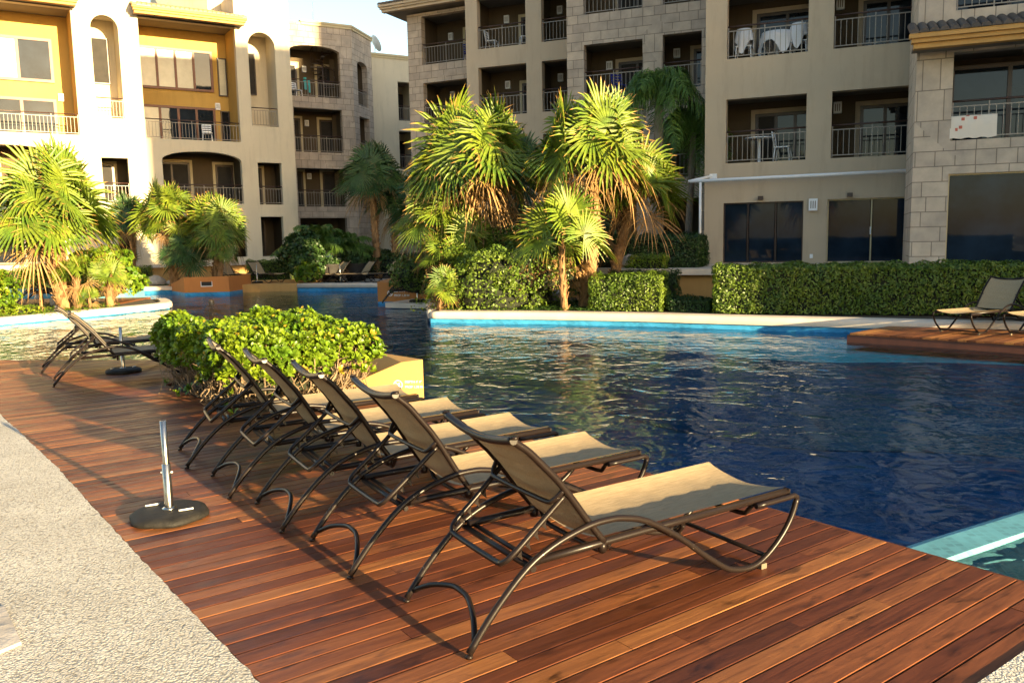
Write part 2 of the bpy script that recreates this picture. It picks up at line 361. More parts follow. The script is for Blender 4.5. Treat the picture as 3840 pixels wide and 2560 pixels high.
# near deck -------------------------------------------------------
BAZ = 54.; BA = rad(90 - BAZ)                       # boards run along azimuth 54
bu = Vector((math.cos(BA), math.sin(BA), 0)); bv = Vector((-math.sin(BA), math.cos(BA), 0))
deck_poly = [(-.25, 2.0), (.5, 1.95), (2.49, 3.40), (-.30, 7.11), (-1.52, 8.80), (-1.95, 9.0), (-1.92, 8.55), (-2.51, 7.62), (-4.06, 9.56), (-3.7, 11.55), (-8.2, 12.12),
             (-5.05, 8.02), (-3.4, 6.0), (-1.81, 3.96), (-.95, 2.88)]
def planks(name, poly, mat, ztop, w=.104, gap=.006, th=.03, seed=3, side=None, zb=None, ba=BA):
    rnd = random.Random(seed); u = Vector((math.cos(ba), math.sin(ba), 0)); v = Vector((-math.sin(ba), math.cos(ba), 0))
    P = [(p[0] * u.x + p[1] * u.y, p[0] * v.x + p[1] * v.y) for p in poly]; mb = MB(); at = []
    v0 = min(p[1] for p in P); v1 = max(p[1] for p in P); k = 0; y = v0
    def cuts(yy):
        r = []
        for i in range(len(P)):
            a, b = P[i], P[(i + 1) % len(P)]
            if (a[1] <= yy) != (b[1] <= yy): r.append(a[0] + (yy - a[1]) / (b[1] - a[1]) * (b[0] - a[0]))
        return sorted(r)
    while y < v1:
        ya, yb = y + gap / 2, y + w - gap / 2
        ca, cb, cm = cuts(max(ya, v0 + 1e-4)), cuts(min(yb, v1 - 1e-4)), cuts(min(max(y + w / 2, v0 + 1e-4), v1 - 1e-4))
        if not (len(ca) == len(cb) == len(cm)): ca = cb = cm
        for j in range(0, len(cm) - 1, 2):
            L0 = (ca[j], cb[j]); L1 = (ca[j + 1], cb[j + 1]); lo = min(L0); hi = max(L1)
            js = []; x = lo + rnd.uniform(.5, 3.6)
            while x < hi - .25: js.append(x); x += rnd.choice([2.4, 2.9, 3.2, 3.6, 4.2])
            segs = [L0] + [(q, q) for q in js if q > max(L0) + .12 and q < min(L1) - .12] + [L1]
            for a, b in zip(segs[:-1], segs[1:]):
                e0 = 0 if a is L0 else .0015; e1 = 0 if b is L1 else .0015
                z = ztop + rnd.uniform(-.0015, .0005); n0 = len(mb.v); c = .003; zz = z - th
                A0, A1, B0, B1 = a[0] + e0, b[0] - e1, a[1] + e0, b[1] - e1
                vs = [(A0, ya, zz), (A1, ya, zz), (B1, yb, zz), (B0, yb, zz), (A0, ya, z - c), (A1, ya, z - c), (B1, yb, z - c), (B0, yb, z - c),
                      (A0, ya + c, z), (A1, ya + c, z), (B1, yb - c, z), (B0, yb - c, z)]
                mb.add(vs, [(0, 1, 5, 4), (1, 2, 6, 5), (2, 3, 7, 6), (3, 0, 4, 7), (4, 5, 9, 8), (5, 6, 10, 9), (6, 7, 11, 10), (7, 4, 8, 11), (8, 9, 10, 11)])
                at += [rnd.random()] * (len(mb.v) - n0)
        y += w
    m4 = Matrix.Rotation(ba, 4, 'Z')
    return struct(name, mb, mat, m4, {'r': at})
planks('near_deck', deck_poly, M['deck'], 0.0)
g = MB(); g.prism(deck_poly, -1.45, -.034, 0); struct('deck_base', g, M['interior'])
# fascia board along the pool edge
g = MB()
for a, b in (((2.49, 3.40), (-.30, 7.11)), ((-.30, 7.11), (-1.50, 8.79))):
    a = Vector((*a, 0)); b = Vector((*b, 0)); d = (b - a); n = Vector((d.y, -d.x, 0)).normalized() ; L = d.length
    g.obox((a + b) / 2 + n * .012 + Vector((0, 0, -.07)), d / 2, n * .011, (0, 0, .066))
struct('deck_edge', g, M['deck_far'], attrs={'r': [.2] * len(g.v)})
# pebble paving (ragged edge against the boards)
edge = [(-8.2, 12.12), (-5.05, 8.02), (-3.4, 6.0), (-1.81, 3.96), (-.95, 2.88), (-.25, 2.0), (.5, 1.95), (2.49, 3.40)]
rag = []
for i in range(len(edge) - 1):
    a = Vector((*edge[i], 0)); b = Vector((*edge[i + 1], 0)); n = int((b - a).length / .035); d = (b - a).normalized(); q = Vector((d.y, -d.x, 0))
    for k in range(n):
        p = a.lerp(b, k / n); s = noise.noise(p * 2) * .008 + noise.noise(p * 16) * .008 + .006
        rag.append((p.x + q.x * s * (1 if i < 6 else .3), p.y + q.y * s * (1 if i < 6 else .3)))
rag.append((2.49, 3.40))
poly = rag + [(6.0, -1.2), (9, -12), (30, -60), (-60, -60), (-60, 12.12)]
g = MB(); g.prism(poly, -1.4, .006); struct('pebble_paving', g, M['pebble'])
g = MB(); g.prism([(-2.52, 3.35), (-2.3, 3.55), (-2.02, 3.20), (-2.6, 2.2), (-3.4, 2.5)], .007, .02); 
tag(g.build('marble_slab', M['rock']), 'small grey smooth stone slab let into the pebble paving at the left edge', 'slab')

# far land --------------------------------------------------------
front = [(-1.75, 17.85), (-.4, 17.45), (1.13, 16.9), (2.5, 16.3), (3.8, 15.6), (6.1, 14.4), (9.5, 12.6), (14, 10.5)]
farpoly = [(-45, 34.6), (-20, 31.9), (-14.7, 31.2), (-12, 31.0), (-10.3, 31.05), (-8.0, 31.05), (-4.8, 30.05), (-3.9, 25.6), (-2.0, 24.5), (-2.1, 21), (-1.9, 19)] + front + [(60, 4), (60, 95), (-60, 95), (-60, 34)]
g = MB(); g.prism(farpoly, -1.45, .03, 0, 1); struct('garden_ground', g, [M['soil'], M['poolwall']])
def coping(name, line, w=.34, z0=-.05, z1=.1, mat=M['cap'], over=.05):
    """rounded coping that follows a line; w to the left of travel"""
    g = MB(); P = [Vector((*p, 0)) for p in line]; prof = [(-over, z0), (-over - .012, z0 + .05), (-over, z1 - .035), (-over + .03, z1 - .008), (-over + .07, z1), (w, z1), (w, z0)]
    ring = []
    for i, p in enumerate(P):
        a = P[max(i - 1, 0)]; b = P[min(i + 1, len(P) - 1)]; d = (b - a).normalized(); n = Vector((-d.y, d.x, 0))
        ring.append([(p.x + n.x * q[0], p.y + n.y * q[0], q[1]) for q in prof])
    for r in ring: g.v.extend(r)
    k = len(prof)
    for i in range(len(P) - 1):
        for j in range(k - 1):
            g.f.append((i * k + j, i * k + j + 1, (i + 1) * k + j + 1, (i + 1) * k + j)[::-1]); g.m.append(0); g.sm.append(j < 4)
    g.f.append(tuple(range(k))); g.m.append(0); g.sm.append(False); g.f.append(tuple((len(P) - 1) * k + j for j in range(k))[::-1]); g.m.append(0); g.sm.append(False)
    return g
fl = [tuple(p[:2]) for p in smooth_path([(*p, 0) for p in front], 6)]
struct('pool_coping', coping('', fl), M['cap'])
struct('pool_coping', coping('', [(-2.1, 21), (-1.9, 19), (-1.75, 17.85)], .2), M['cap'])
struct('pool_coping', coping('', [(-45, 34.6), (-20, 31.9), (-14.7, 31.2), (-12, 31.0)], .6, -.02, .12), M['cap'])
struct('pool_coping', coping('', [(-8.0, 31.05), (-4.8, 30.05), (-4.2, 27.0), (-3.9, 25.6)], .6, -.02, .12), M['cap'])
# paved path between the pool and the buildings
g = MB(); g.prism([(-45, 35.3), (-20, 32.6), (-14.7, 31.9), (-12, 31.65), (-10.3, 31.7), (-8, 31.7), (-4.5, 30.8), (-3.4, 25.6), (-1, 25.8), (3, 22.6), (7, 20.2), (16, 15.5), (18, 18), (8, 22.4), (2, 27), (-4, 36), (-12, 37), (-45, 38)], -.2, .036); struct('garden_path', g, M['pebble'])
# submerged ledges
sh_o = [tuple(p[:2]) for p in smooth_path([(.6, 17.2, 0), (1.2, 15.4, 0), (2.3, 13.2, 0), (3.9, 11.6, 0), (6.2, 11.1, 0), (8.6, 9.8, 0)], 6)]
sh_i = [tuple(p[:2]) for p in smooth_path([(1.3, 17.0, 0), (1.95, 15.6, 0), (2.9, 13.9, 0), (4.3, 12.3, 0), (6.3, 11.9, 0), (9.0, 10.7, 0)], 6)]
g = MB(); n = len(sh_o)
for p, q in zip(sh_o, sh_i): g.v += [(p[0], p[1], -1.44), (q[0], q[1], -.30), (q[0] + 2.5, q[1] + 4.5, -.24)]
for k in range(n - 1): g.f += [(k * 3, k * 3 + 3, k * 3 + 4, k * 3 + 1), (k * 3 + 1, k * 3 + 4, k * 3 + 5, k * 3 + 2)]; g.m += [1, 0]; g.sm += [True, True]
struct('submerged_shelf', g, [M['shelf'], M['pooltile']])
g = MB(); g.prism([(1.75, 4.0), (1.95, 4.22), (2.45, 4.50), (3.25, 4.93), (4.35, 5.5), (7.1, 6.7), (9, 2), (3.6, 1.6)], -1.4, -.62); struct('submerged_bench', g, M['poolwall'])
bl = [(9.0, 7.7), (7.0, 6.85), (4.2, 5.55), (3.1, 4.97), (2.31, 4.53), (1.72, 4.18)]
struct('submerged_rim', coping('', bl, .26, -.65, -.118, M['poolpale'], .0), M['poolpale'])
# right-hand timber platform
plat = [(5.4, 13.30), (9.6, 9.4), (13, 12), (7.7, 15.1)]
planks('far_deck', plat, M['deck_far'], .0, .12, .006, .03, 9, ba=rad(90 - 52))
g = MB(); g.prism([(5.42, 13.30), (9.6, 9.43), (12.98, 12), (7.7, 15.07)], -.20, -.033); struct('far_deck_base', g, M['darkbase'])
# back timber platform with its orange front wall
g = MB(); g.prism([(-10.45, 30.95), (-8.0, 30.98), (-7.6, 35), (-11.5, 35)], -1.4, .13); struct('back_platform', g, M['orange'])
# grey stone platform
g = MB(); g.prism([(-3.35, 22.0), (-2.0, 21.3), (-1.9, 24.6), (-2.2, 24.6)], -.13, 0); g.prism([(-3.2, 22.1), (-2.0, 21.5), (-1.9, 24.6), (-2.3, 24.6)], -1.4, -.131, 1)
struct('stone_platform', g, [M['cap'], M['poolwall']])
# left island
isl = [(-13.6, 16.2), (-11.9, 19.15), (-10.95, 20.8), (-10.0, 22.45), (-9.75, 23.6), (-10.6, 25.4), (-13, 26.6), (-20, 27), (-26, 18)]
g = MB(); g.prism(isl, -1.4, -.01, 0, 1); struct('island_ground', g, [M['soil'], M['poolwall']])
il = [tuple(p[:2]) for p in smooth_path([(-10.6, 25.4, 0), (-9.75, 23.6, 0), (-10.0, 22.45, 0), (-10.95, 20.8, 0), (-11.9, 19.15, 0), (-13.6, 16.2, 0)], 5)][::-1]
struct('pool_coping', coping('', il, .26, -.12, .04), M['cap'])
g = MB(); g.prism([(-13.0, 22.6), (-11.2, 23.6), (-11.4, 26.2), (-20, 27), (-20, 22.6)], -.3, .02); struct('island_deck', g, M['deck_far'], attrs={'r': [.5] * len(g.v)})
# small pale wall of the next basin behind the island
g = MB(); g.prism([(-19.5, 29.0), (-12.9, 28.6), (-12.9, 29.2), (-19.5, 29.6)], -1.4, .22); tag(g.build('basin_wall', M['poolpale']), 'low sunlit white basin wall behind the palm island on the left', 'wall')

# terraces in front of the buildings
g = MB()
g.prism([(-40, 21.6), (-27.2, 29.6), (-12.6, 38.75), (-9.4, 41.0), (-8.5, 42.6), (-3.6, 42.6), (-3.2, 36.2), (-.4, 35.6), (2.0, 33.2), (2.3, 29.2), (5.7, 27.4), (5.4, 23.9), (1.4, 22.5), (3.2, 20.3), (8.5, 18.2), (11.5, 16.5), (60, -5), (60, 90), (-60, 90)], -.3, .78, 1, 0)
struct('terrace', g, [M['orange'], M['cap']])
g = MB()
for a, b in (((1.4, 22.4), (3.2, 20.2)), ((3.2, 20.2), (8.5, 18.1)), ((-27.2, 29.5), (-12.6, 38.65)), ((-12.6, 38.65), (-9.4, 40.9))):
    a = Vector((*a, 0)); b = Vector((*b, 0)); d = b - a; n = Vector((d.y, -d.x, 0)).normalized()
    if n.y > 0: n = -n
    g.obox((a + b) / 2 + n * .02 + Vector((0, 0, .74)), d / 2, n * .12, (0, 0, .055)); g.obox((a + b) / 2 + n * -.1 + Vector((0, 0, .80)), d / 2, n * .2, (0, 0, .025))
struct('terrace_edge', g, M['cap'])

# ================================================================== BUILDINGS
class Fac:
    """a facade frame: x along the wall, y inwards, z up"""
    def __init__(s, o, u, root):
        s.m = Matrix.Translation((o[0], o[1], 0)) @ Matrix.Rotation(math.atan2(u[1], u[0]), 4, 'Z'); s.root = root
        s.ml = Matrix.Translation(-Vector(root.location)) @ s.m
    def build(s, name, mb, mats): return mb.build(name, mats, s.root, s.ml)
def wall_holes(mb, s0, s1, z0, z1, holes, t=.32, y=0., m=0, mr=None):
    mr = m if mr is None else mr
    S = sorted({s0, s1, *[h[0] for h in holes], *[h[1] for h in holes]}); S = [a for a in S if s0 - 1e-6 <= a <= s1 + 1e-6]
    Zs = sorted({z0, z1, *[h[2] for h in holes], *[h[3] for h in holes]}); Zs = [a for a in Zs if z0 - 1e-6 <= a <= z1 + 1e-6]
    for a, b in zip(S[:-1], S[1:]):
        run = None
        for c, d in list(zip(Zs[:-1], Zs[1:])) + [(None, None)]:
            inside = c is None or any(h[0] < (a + b) / 2 < h[1] and h[2] < (c + d) / 2 < h[3] for h in holes)
            if inside:
                if run: mb.quad((a, y, run[0]), (b, y, run[0]), (b, y, run[1]), (a, y, run[1]), m); run = None
            else: run = (run[0] if run else c, d)
    for h in holes:
        a, b, c, d = h[:4]; r = h[4] if len(h) > 4 else 0; sp = d - r; cx = (a + b) / 2; hw = (b - a) / 2
        zc = max(c, z0)
        mb.quad((a, y, zc), (a, y, sp), (a, y + t, sp), (a, y + t, zc), mr); mb.quad((b, y, zc), (b, y + t, zc), (b, y + t, sp), (b, y, sp), mr)
        mb.quad((a, y, zc), (a, y + t, zc), (b, y + t, zc), (b, y, zc), mr)
        if r <= 0: mb.quad((a, y, d), (b, y, d), (b, y + t, d), (a, y + t, d), mr)
        else:
            N = 18; A = [(cx - hw * math.cos(PI * k / N), sp + r * math.sin(PI * k / N)) for k in range(N + 1)]
            for (p, q) in zip(A[:-1], A[1:]):
                mb.quad((p[0], y, p[1]), (q[0], y, q[1]), (q[0], y, d), (p[0], y, d), m); mb.quad((p[0], y, p[1]), (p[0], y + t, p[1]), (q[0], y + t, q[1]), (q[0], y, q[1]), mr)
                mb.quad((p[0], y + t, p[1]), (q[0], y + t, q[1]), (q[0], y + t, d), (p[0], y + t, d), mr)
def loggia(mb, h, depth, m=0, mc=1, e=.25, t=.32, el=None, er=None, ztop=None):
    """room behind an opening: side walls, floor, ceiling, back wall"""
    a, b, c, d = h[:4]; a -= e if el is None else el; b += e if er is None else er; top = d + .12 if ztop is None else ztop
    mb.quad((a, t, c), (a, depth, c), (a, depth, top), (a, t, top), m); mb.quad((b, t, c), (b, t, top), (b, depth, top), (b, depth, c), m)
    mb.quad((a, t, top), (a, depth, top), (b, depth, top), (b, t, top), mc); mb.quad((a, t, c), (b, t, c), (b, depth, c), (a, depth, c), mc)
    mb.quad((a, depth, c), (b, depth, c), (b, depth, top), (a, depth, top), m)
    # inner face of the front wall around the opening
    for (p, q, u, v) in ((a, h[0], c, top), (h[1], b, c, top), (h[0], h[1], d, top)):
        if q > p + 1e-4 and v > u + 1e-4: mb.quad((p, t, u), (q, t, u), (q, t, v), (p, t, v), m)
def railing(F, a, b, z, y=.1, h=.84, bal=.145, frame=None):
    g = MB(); g.tube([(a + .01, y, z + h + .03), (b - .01, y, z + h + .03)], .024, 1, 8)
    g.box(a + .01, b - .01, y - .012, y + .012, z + .07, z + .095, 0); g.box(a + .01, b - .01, y - .012, y + .012, z + h - .10, z + h - .075, 0)
    n = max(2, round((b - a) / bal)); big = max(1, round((b - a) / 1.0)); k0 = max(1, n // big)
    for k in range(n + 1):
        x = a + .03 + (b - a - .06) * k / n; w = .0075 if k % k0 else .013; top = h - .08 if k % k0 else h + .01
        g.box(x - w, x + w, y - w, y + w, z + (.02 if k % k0 == 0 else .08), z + top, 0)
    return F.build('balcony_railing', g, [M['rail'], M['rail_cap']])
def door(F, a, b, z0, z1, y, panes=2, mat='glass', fmat='dark_wood', trim=True, name='balcony_door', tm='trim', fw=.09, mids=()):
    g = MB()
    for (p, q, r, s) in ((a, a + fw, z0, z1), (b - fw, b, z0, z1), (a + fw, b - fw, z1 - fw, z1), (a + fw, b - fw, z0, z0 + fw)): g.box(p, q, y - .10, y - .003, r, s)
    W = (b - a - fw) / panes
    for k in range(1, panes): x = a + fw / 2 + W * k; g.box(x - fw / 2, x + fw / 2, y - .09, y - .003, z0 + fw, z1 - fw)
    for mz in mids: g.box(a + fw, b - fw, y - .07, y - .003, mz - .03, mz + .03)
    d = F.build(name, g, M[fmat])
    for k in range(panes):
        p = MB(); x0 = a + fw / 2 + W * k + fw / 2; p.box(x0, x0 + W - fw, y - .05, y - .035, z0 + fw, z1 - fw)
        mt = mat[k] if isinstance(mat, (list, tuple)) else mat
        o = p.build('glass_pane', M[mt], d)
    if trim:
        g = MB(); w = .13
        g.box(a - w, a, y - .06, y - .004, z0, z1 + w); g.box(b, b + w, y - .06, y - .004, z0, z1 + w); g.box(a, b, y - .06, y - .004, z1, z1 + w)
        F.build('door_surround', g, M[tm])
    return d
def wlamp(F, x, z, y):
    g = MB(); g.box(x - .11, x + .11, y - .12, y - .005, z - .16, z + .16)
    for k in (-.055, 0, .055): g.box(x + k - .012, x + k + .012, y - .124, y - .12, z - .10, z + .10, 1)
    return F.build('wall_lamp', g, [M['white'], M['soffit']])
def tile_roof(F, a, b, y0, z0, depth, rise, mat='tile', fascia='orange', soffit='soffit', over=.12, under=2.2):
    """sloping roof of barrel tiles with a moulded eave; y0 is the eave line (negative = in front of the wall)"""
    g = MB(); n = max(4, int((b - a) / .19)); w = (b - a) / n
    for k in range(n):
        for j in range(7):
            an0, an1 = PI * j / 7, PI * (j + 1) / 7
            x0 = a + w * (k + .5) - w * .5 * math.cos(an0); x1 = a + w * (k + .5) - w * .5 * math.cos(an1); h0, h1 = .09 * math.sin(an0), .09 * math.sin(an1)
            g.quad((x0, y0, z0 + h0), (x1, y0, z0 + h1), (x1, y0 + depth, z0 + rise + h1), (x0, y0 + depth, z0 + rise + h0))
        g.add([(a + w * (k + .5) - w * .5 * math.cos(PI * j / 7), y0, z0 + .09 * math.sin(PI * j / 7)) for j in range(8)], [tuple(range(8))[::-1]])
    r = F.build('roof', g, M[mat])
    e = MB(); e.box(a, b, y0 + .03, y0 + .2, z0 - .10, z0 - .005); e.box(a + .05, b - .05, y0 + .10, y0 + .3, z0 - .19, z0 - .10); e.box(a + .1, b - .1, y0 + .18, y0 + .4, z0 - .30, z0 - .19)
    o = e.build('eave_moulding', M[fascia], r)
    s = MB(); s.box(a + .1, b - .1, y0 + .4, max(y0 + .45, under), z0 - .26, z0 - .2); s.build('eave_soffit', M[soffit], r)
    return r
def loc3(F, x, y, z): return F.m @ Vector((x, y, z))

# ---- left building
L_root = thing('apartment_building', 'sunlit cream apartment building on the left with arched loggias and ochre bays', 'building', (-12.9, 40, .78))
FL = Fac((-12.93, 40), (.848, .53), L_root)
g = MB()
bay1 = (-12.6, -6.48, 6.44, 11.68); bay2 = (-3.85, .33, 6.44, 11.66)
t1 = (-5.76, -4.67, 7.22, 11.56, .55); t2 = (.9, 2.17, 7.22, 11.58, .62)
a1 = (-12.4, -6.7, 3.55, 5.93, .5); s1 = (-5.73, -4.66, 3.56, 5.52); a2 = (-3.24, .3, 3.55, 5.93, .42); s2 = (1.05, 2.2, 3.52, 5.52)
gr = [(-12.2, -10.6, .95, 2.93), (-9.9, -7.4, .95, 2.93), (-5.3, -4.55, .95, 2.93), (-2.6, -.9, .95, 2.93), (-.22, .32, 1.03, 2.94), (1.05, 2.14, 1.03, 2.94)]
holes = [bay1, bay2, t1, t2, a1, s1, a2, s2] + gr
wall_holes(g, -16, -6.48, .7, 11.68, [h for h in holes if h[1] <= -6.4]); wall_holes(g, -6.48, -3.85, .7, 13.3, [h for h in holes if -6.48 <= h[0] < -3.9])
wall_holes(g, -3.85, .33, .7, 11.66, [h for h in holes if -3.9 < h[0] < .33]); wall_holes(g, .33, 2.9, .7, 13.3, [h for h in holes if h[0] > .33])
g.quad((2.9, 0, .7), (2.9, 8, .7), (2.9, 8, 13.3), (2.9, 0, 13.3)); g.box(-6.48, -3.85, 0.001, 2, 12.2, 13.3); g.box(.33, 2.9, .001, 6, 12.2, 13.3)
for h in (t1, t2): loggia(g, h, 1.5, 0, 0, .0)
FL.build('wall', g, [M['stucco'], M['stucco'], M['soffit']])
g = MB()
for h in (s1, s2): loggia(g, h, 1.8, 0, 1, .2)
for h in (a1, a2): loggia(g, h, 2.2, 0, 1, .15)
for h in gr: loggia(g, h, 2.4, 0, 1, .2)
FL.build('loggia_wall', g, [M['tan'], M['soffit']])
g = MB(); loggia(g, bay1, 1.9, 0, 1, .0, ztop=11.75); loggia(g, bay2, 1.9, 0, 1, .0, ztop=11.75); FL.build('bay_wall', g, [M['ochre'], M['soffit']])
tile_roof(FL, -13.2, -6.2, -.75, 11.98, 3.2, .9); tile_roof(FL, -4.15, .75, -.75, 11.98, 3.2, .9)
D = 1.9
door(FL, -12.4, -7.15, 8.85, 10.72, D, 4, ['pale_pane', 'pale_pane', 'pale_pane', 'glass'], 'red_wood', False, 'bay_window', fw=.12)
door(FL, -12.4, -7.15, 6.46, 8.15, D, 4, ['pale_pane', 'pale_pane', 'glass', 'glass'], 'red_wood', False, fw=.12)
door(FL, -3.75, -.35, 8.95, 10.85, D, 4, ['pale_pane', 'pale_pane', 'pale_pane', 'glass'], 'red_wood', False, 'bay_window', fw=.11)
door(FL, -3.75, -.35, 6.46, 8.2, D, 4, ['pale_pane', 'glass', 'glass', 'glass'], 'red_wood', False, fw=.11)
door(FL, -.12, .3, 8.8, 10.6, D, 1, 'pale_pane', 'dark_wood', False, 'bay_window', fw=.05); door(FL, -.1, .32, 6.46, 8.1, D, 1, 'glass', 'dark_wood', False, fw=.05)
wlamp(FL, -6.95, 8.25, 1.9); wlamp(FL, -.22, 8.3, 1.9)
for (h, a, b) in ((t1, -5.7, -4.95), (t2, .95, 1.6)): door(FL, a, b, 8.9, 10.9, 1.5, 1, 'interior', 'dark_wood', False, 'stair_window', fw=.05)
for (h, z) in ((bay1, 6.44), (bay2, 6.44), (a1, 3.55), (a2, 3.55), (s1, 3.56), (s2, 3.52)): railing(FL, h[0], h[1], z)
for h in (t1, t2): railing(FL, h[0], h[1], h[2])
door(FL, -3.3, -1.65, 3.56, 5.6, 2.2, 2, 'interior'); door(FL, -.45, .4, 3.56, 5.55, 2.2, 1, 'interior'); door(FL, -11.8, -9.6, 3.56, 5.6, 2.2, 2, 'pale_pane'); door(FL, -8.6, -6.7, 3.56, 5.6, 2.2, 2, 'interior')
door(FL, -5.8, -5.05, 3.57, 5.4, 1.8, 1, 'interior'); door(FL, 1.0, 1.7, 3.53, 5.4, 1.8, 1, 'interior')
for h in gr: door(FL, h[0] - .05, h[1] - .25, h[2], h[3] - .1, 2.38, 1 if h[1] - h[0] < 1.2 else 2, 'interior' if h[0] > -6 else 'glass', 'dark_wood', False)
# shaded roof tower and vent
g = MB(); g.prism([(-1.9, 5.5), (-.3, 2.3), (.32, 2.3), (.32, 8), (-1.9, 8)], 12.2, [13.6, 14.2, 14.2, 15, 15]); FL.build('roof_tower', g, M['stucco'])
g = MB(); g.box(1.5, 2.1, 5.6, 5.7, 14.6, 14.72); 
g.box(1.78, 1.82, 5.6, 5.7, 13.2, 14.6); FL.build('roof_vent', g, M['trim'])
# stone end tower
FS = Fac((-10.35, 45), (.866, .5), L_root)
g = MB()
o4 = (-1.02, 1.66, 9.29, 11.92, .3); o3 = (-.96, 1.66, 6.42, 8.69); o2 = (-.95, 1.7, 3.56, 5.58); o1 = (-.9, 1.68, .7, 2.96)
wall_holes(g, -1.9, 2.36, .7, 13.05, [o4, o3, o2, o1]); 
FS.build('stone_wall', g, [M['stone']])
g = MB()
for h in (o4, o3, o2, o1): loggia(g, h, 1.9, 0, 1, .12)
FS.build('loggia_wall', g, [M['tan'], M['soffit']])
for i, h in enumerate((o4, o3, o2)):
    railing(FS, h[0], h[1], h[2]); door(FS, h[0] - .1, h[0] + .85, h[2], h[2] + 1.98, 1.9, 1, 'interior'); door(FS, h[1] - .7, h[1] + .12, h[2], h[2] + 1.98, 1.9, 1, 'interior'); wlamp(FS, .25, h[2] + 1.75, 1.9)
door(FS, -.5, .6, .72, 2.75, 1.9, 2, 'glass', 'dark_wood', False)
g = MB(); g.box(-.4, 2.42, -.09, .3, 13.05, 13.15); g.box(-.35, 2.38, -.05, .3, 12.93, 13.05); FS.build('cornice', g, M['trim'])
# angled stone face
F2 = Fac((-8.31, 46.18), (.225, .974), L_root)
g = MB(); w4 = (.65, 2.05, 9.12, 11.5, .25); w3 = (.7, 2.1, 6.35, 8.52); w2 = (.7, 2.1, 3.5, 5.6)
wall_holes(g, 0, 2.75, .7, 13.05, [w4, w3, w2]); F2.build('stone_wall', g, [M['stone']])
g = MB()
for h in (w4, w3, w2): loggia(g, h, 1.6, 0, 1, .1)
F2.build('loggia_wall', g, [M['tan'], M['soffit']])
for h in (w4, w3, w2): railing(F2, h[0], h[1], h[2]); door(F2, h[0] + .1, h[0] + .75, h[2], h[2] + 1.95, 1.6, 1)
g = MB(); g.box(0.1, 2.8, -.09, .3, 13.05, 13.15); g.box(.1, 2.85, -.05, .3, 12.93, 13.05); F2.build('cornice', g, M['trim'])
# solid body behind
g = MB(); g.prism([(-12.93 - .848 * 16 - .53 * 3, 40 - .53 * 16 + .848 * 3), (-10.35 - .866 * 1.9 - .5 * 2.2, 45 - .95 + .866 * 2.2), (-9.4, 48), (-7.9, 48.8), (-12, 56), (-35, 45)], .6, 12.15); g.build('building_core', M['stucco'], L_root, Matrix.Translation(-Vector(L_root.location)))

# ---- recessed wing in the gap
K_root = thing('apartment_building', 'plain cream wing set back in the gap between the two big buildings', 'building', (-6.15, 51, .78))
FK = Fac((-6.15, 51), (.866, .5), K_root)
g = MB(); ks = [(-.40, .8, 8.8, 11.05), (-.42, .8, 5.95, 8.18), (-.42, .8, 3.1, 5.3)]
wall_holes(g, -3.5, 4, .7, 12.45, ks); 
for h in ks: loggia(g, h, 2.2, 0, 1, 0)
FK.build('wall', g, [M['stucco'], M['soffit']])
for h in ks: railing(FK, h[0], h[1], h[2]); door(FK, h[0] + .0, h[0] + .33, h[2], h[2] + 1.5, 2.2, 1, 'pale_pane', 'dark_wood', False, 'stair_window', fw=.03); door(FK, h[0] + .4, h[1], h[2], h[2] + 1.9, 2.2, 1, 'interior', 'dark_wood', False)
g = MB(); g.box(-3.5, 4, -.1, .4, 12.45, 12.57); g.box(-3.5, 4, -.05, .35, 12.33, 12.45); FK.build('cornice', g, M['trim'])
g = MB(); g.box(-3.5, 4, 2.25, 7, .7, 12.4); FK.build('building_core', g, M['stucco'])

# ---- right building: stepped sections, x runs to the right
R_root = thing('apartment_building', 'shaded beige and stone apartment building on the right, stepping back in sections', 'building', (8.7, 22.7, .78))
def scaled(o, k): return (o[0] * k, o[1] * k)
UR = (.927, -.375)
def section(F, s0, s1, z0, z1, holes, mat, depth=1.8, doors=True, e=.25, side=3.2):
    g = MB(); wall_holes(g, s0, s1, z0, z1, holes)
    g.quad((s0, 0, z0), (s0, 0, z1), (s0, side, z1), (s0, side, z0)); g.quad((s1, 0, z0), (s1, side, z0), (s1, side, z1), (s1, 0, z1)); F.build('wall', g, [M[mat]])
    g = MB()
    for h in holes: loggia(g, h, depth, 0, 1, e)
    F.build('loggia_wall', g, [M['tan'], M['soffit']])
# A: big beige wall.  (s in the reversed frame = -s)
FA = Fac((8.73, 22.7), UR, R_root)
up = [6.44, 3.6, 9.3]
A1 = [(-2.82, -.70, z, z + 1.75) for z in up]; A2 = [(-.06, 1.96, z, z + 1.75) for z in up]
shop = (-2.87, -.72, .82, 2.5); sdoor = (-.11, 1.97, .80, 2.51)
section(FA, -3.4, 1.99, .7, 12, A1 + A2 + [shop, sdoor], 'stucco_r')
for h in A1:
    railing(FA, h[0], h[1], h[2]); door(FA, h[0] + .62, h[1] + .2, h[2], h[3] - .22, 1.8, 2 if h[2] > 5 else 3, 'glass' if h[2] > 5 else ['interior', 'glass', 'glass'], tm='stucco_r')
for h in A2:
    railing(FA, h[0], h[1], h[2]); door(FA, h[0] + .72, h[1] + .0, h[2], h[3] - .2, 1.8, 2, 'glass', tm='stucco_r'); wlamp(FA, h[0] + .12, h[2] + 1.55, 1.8)
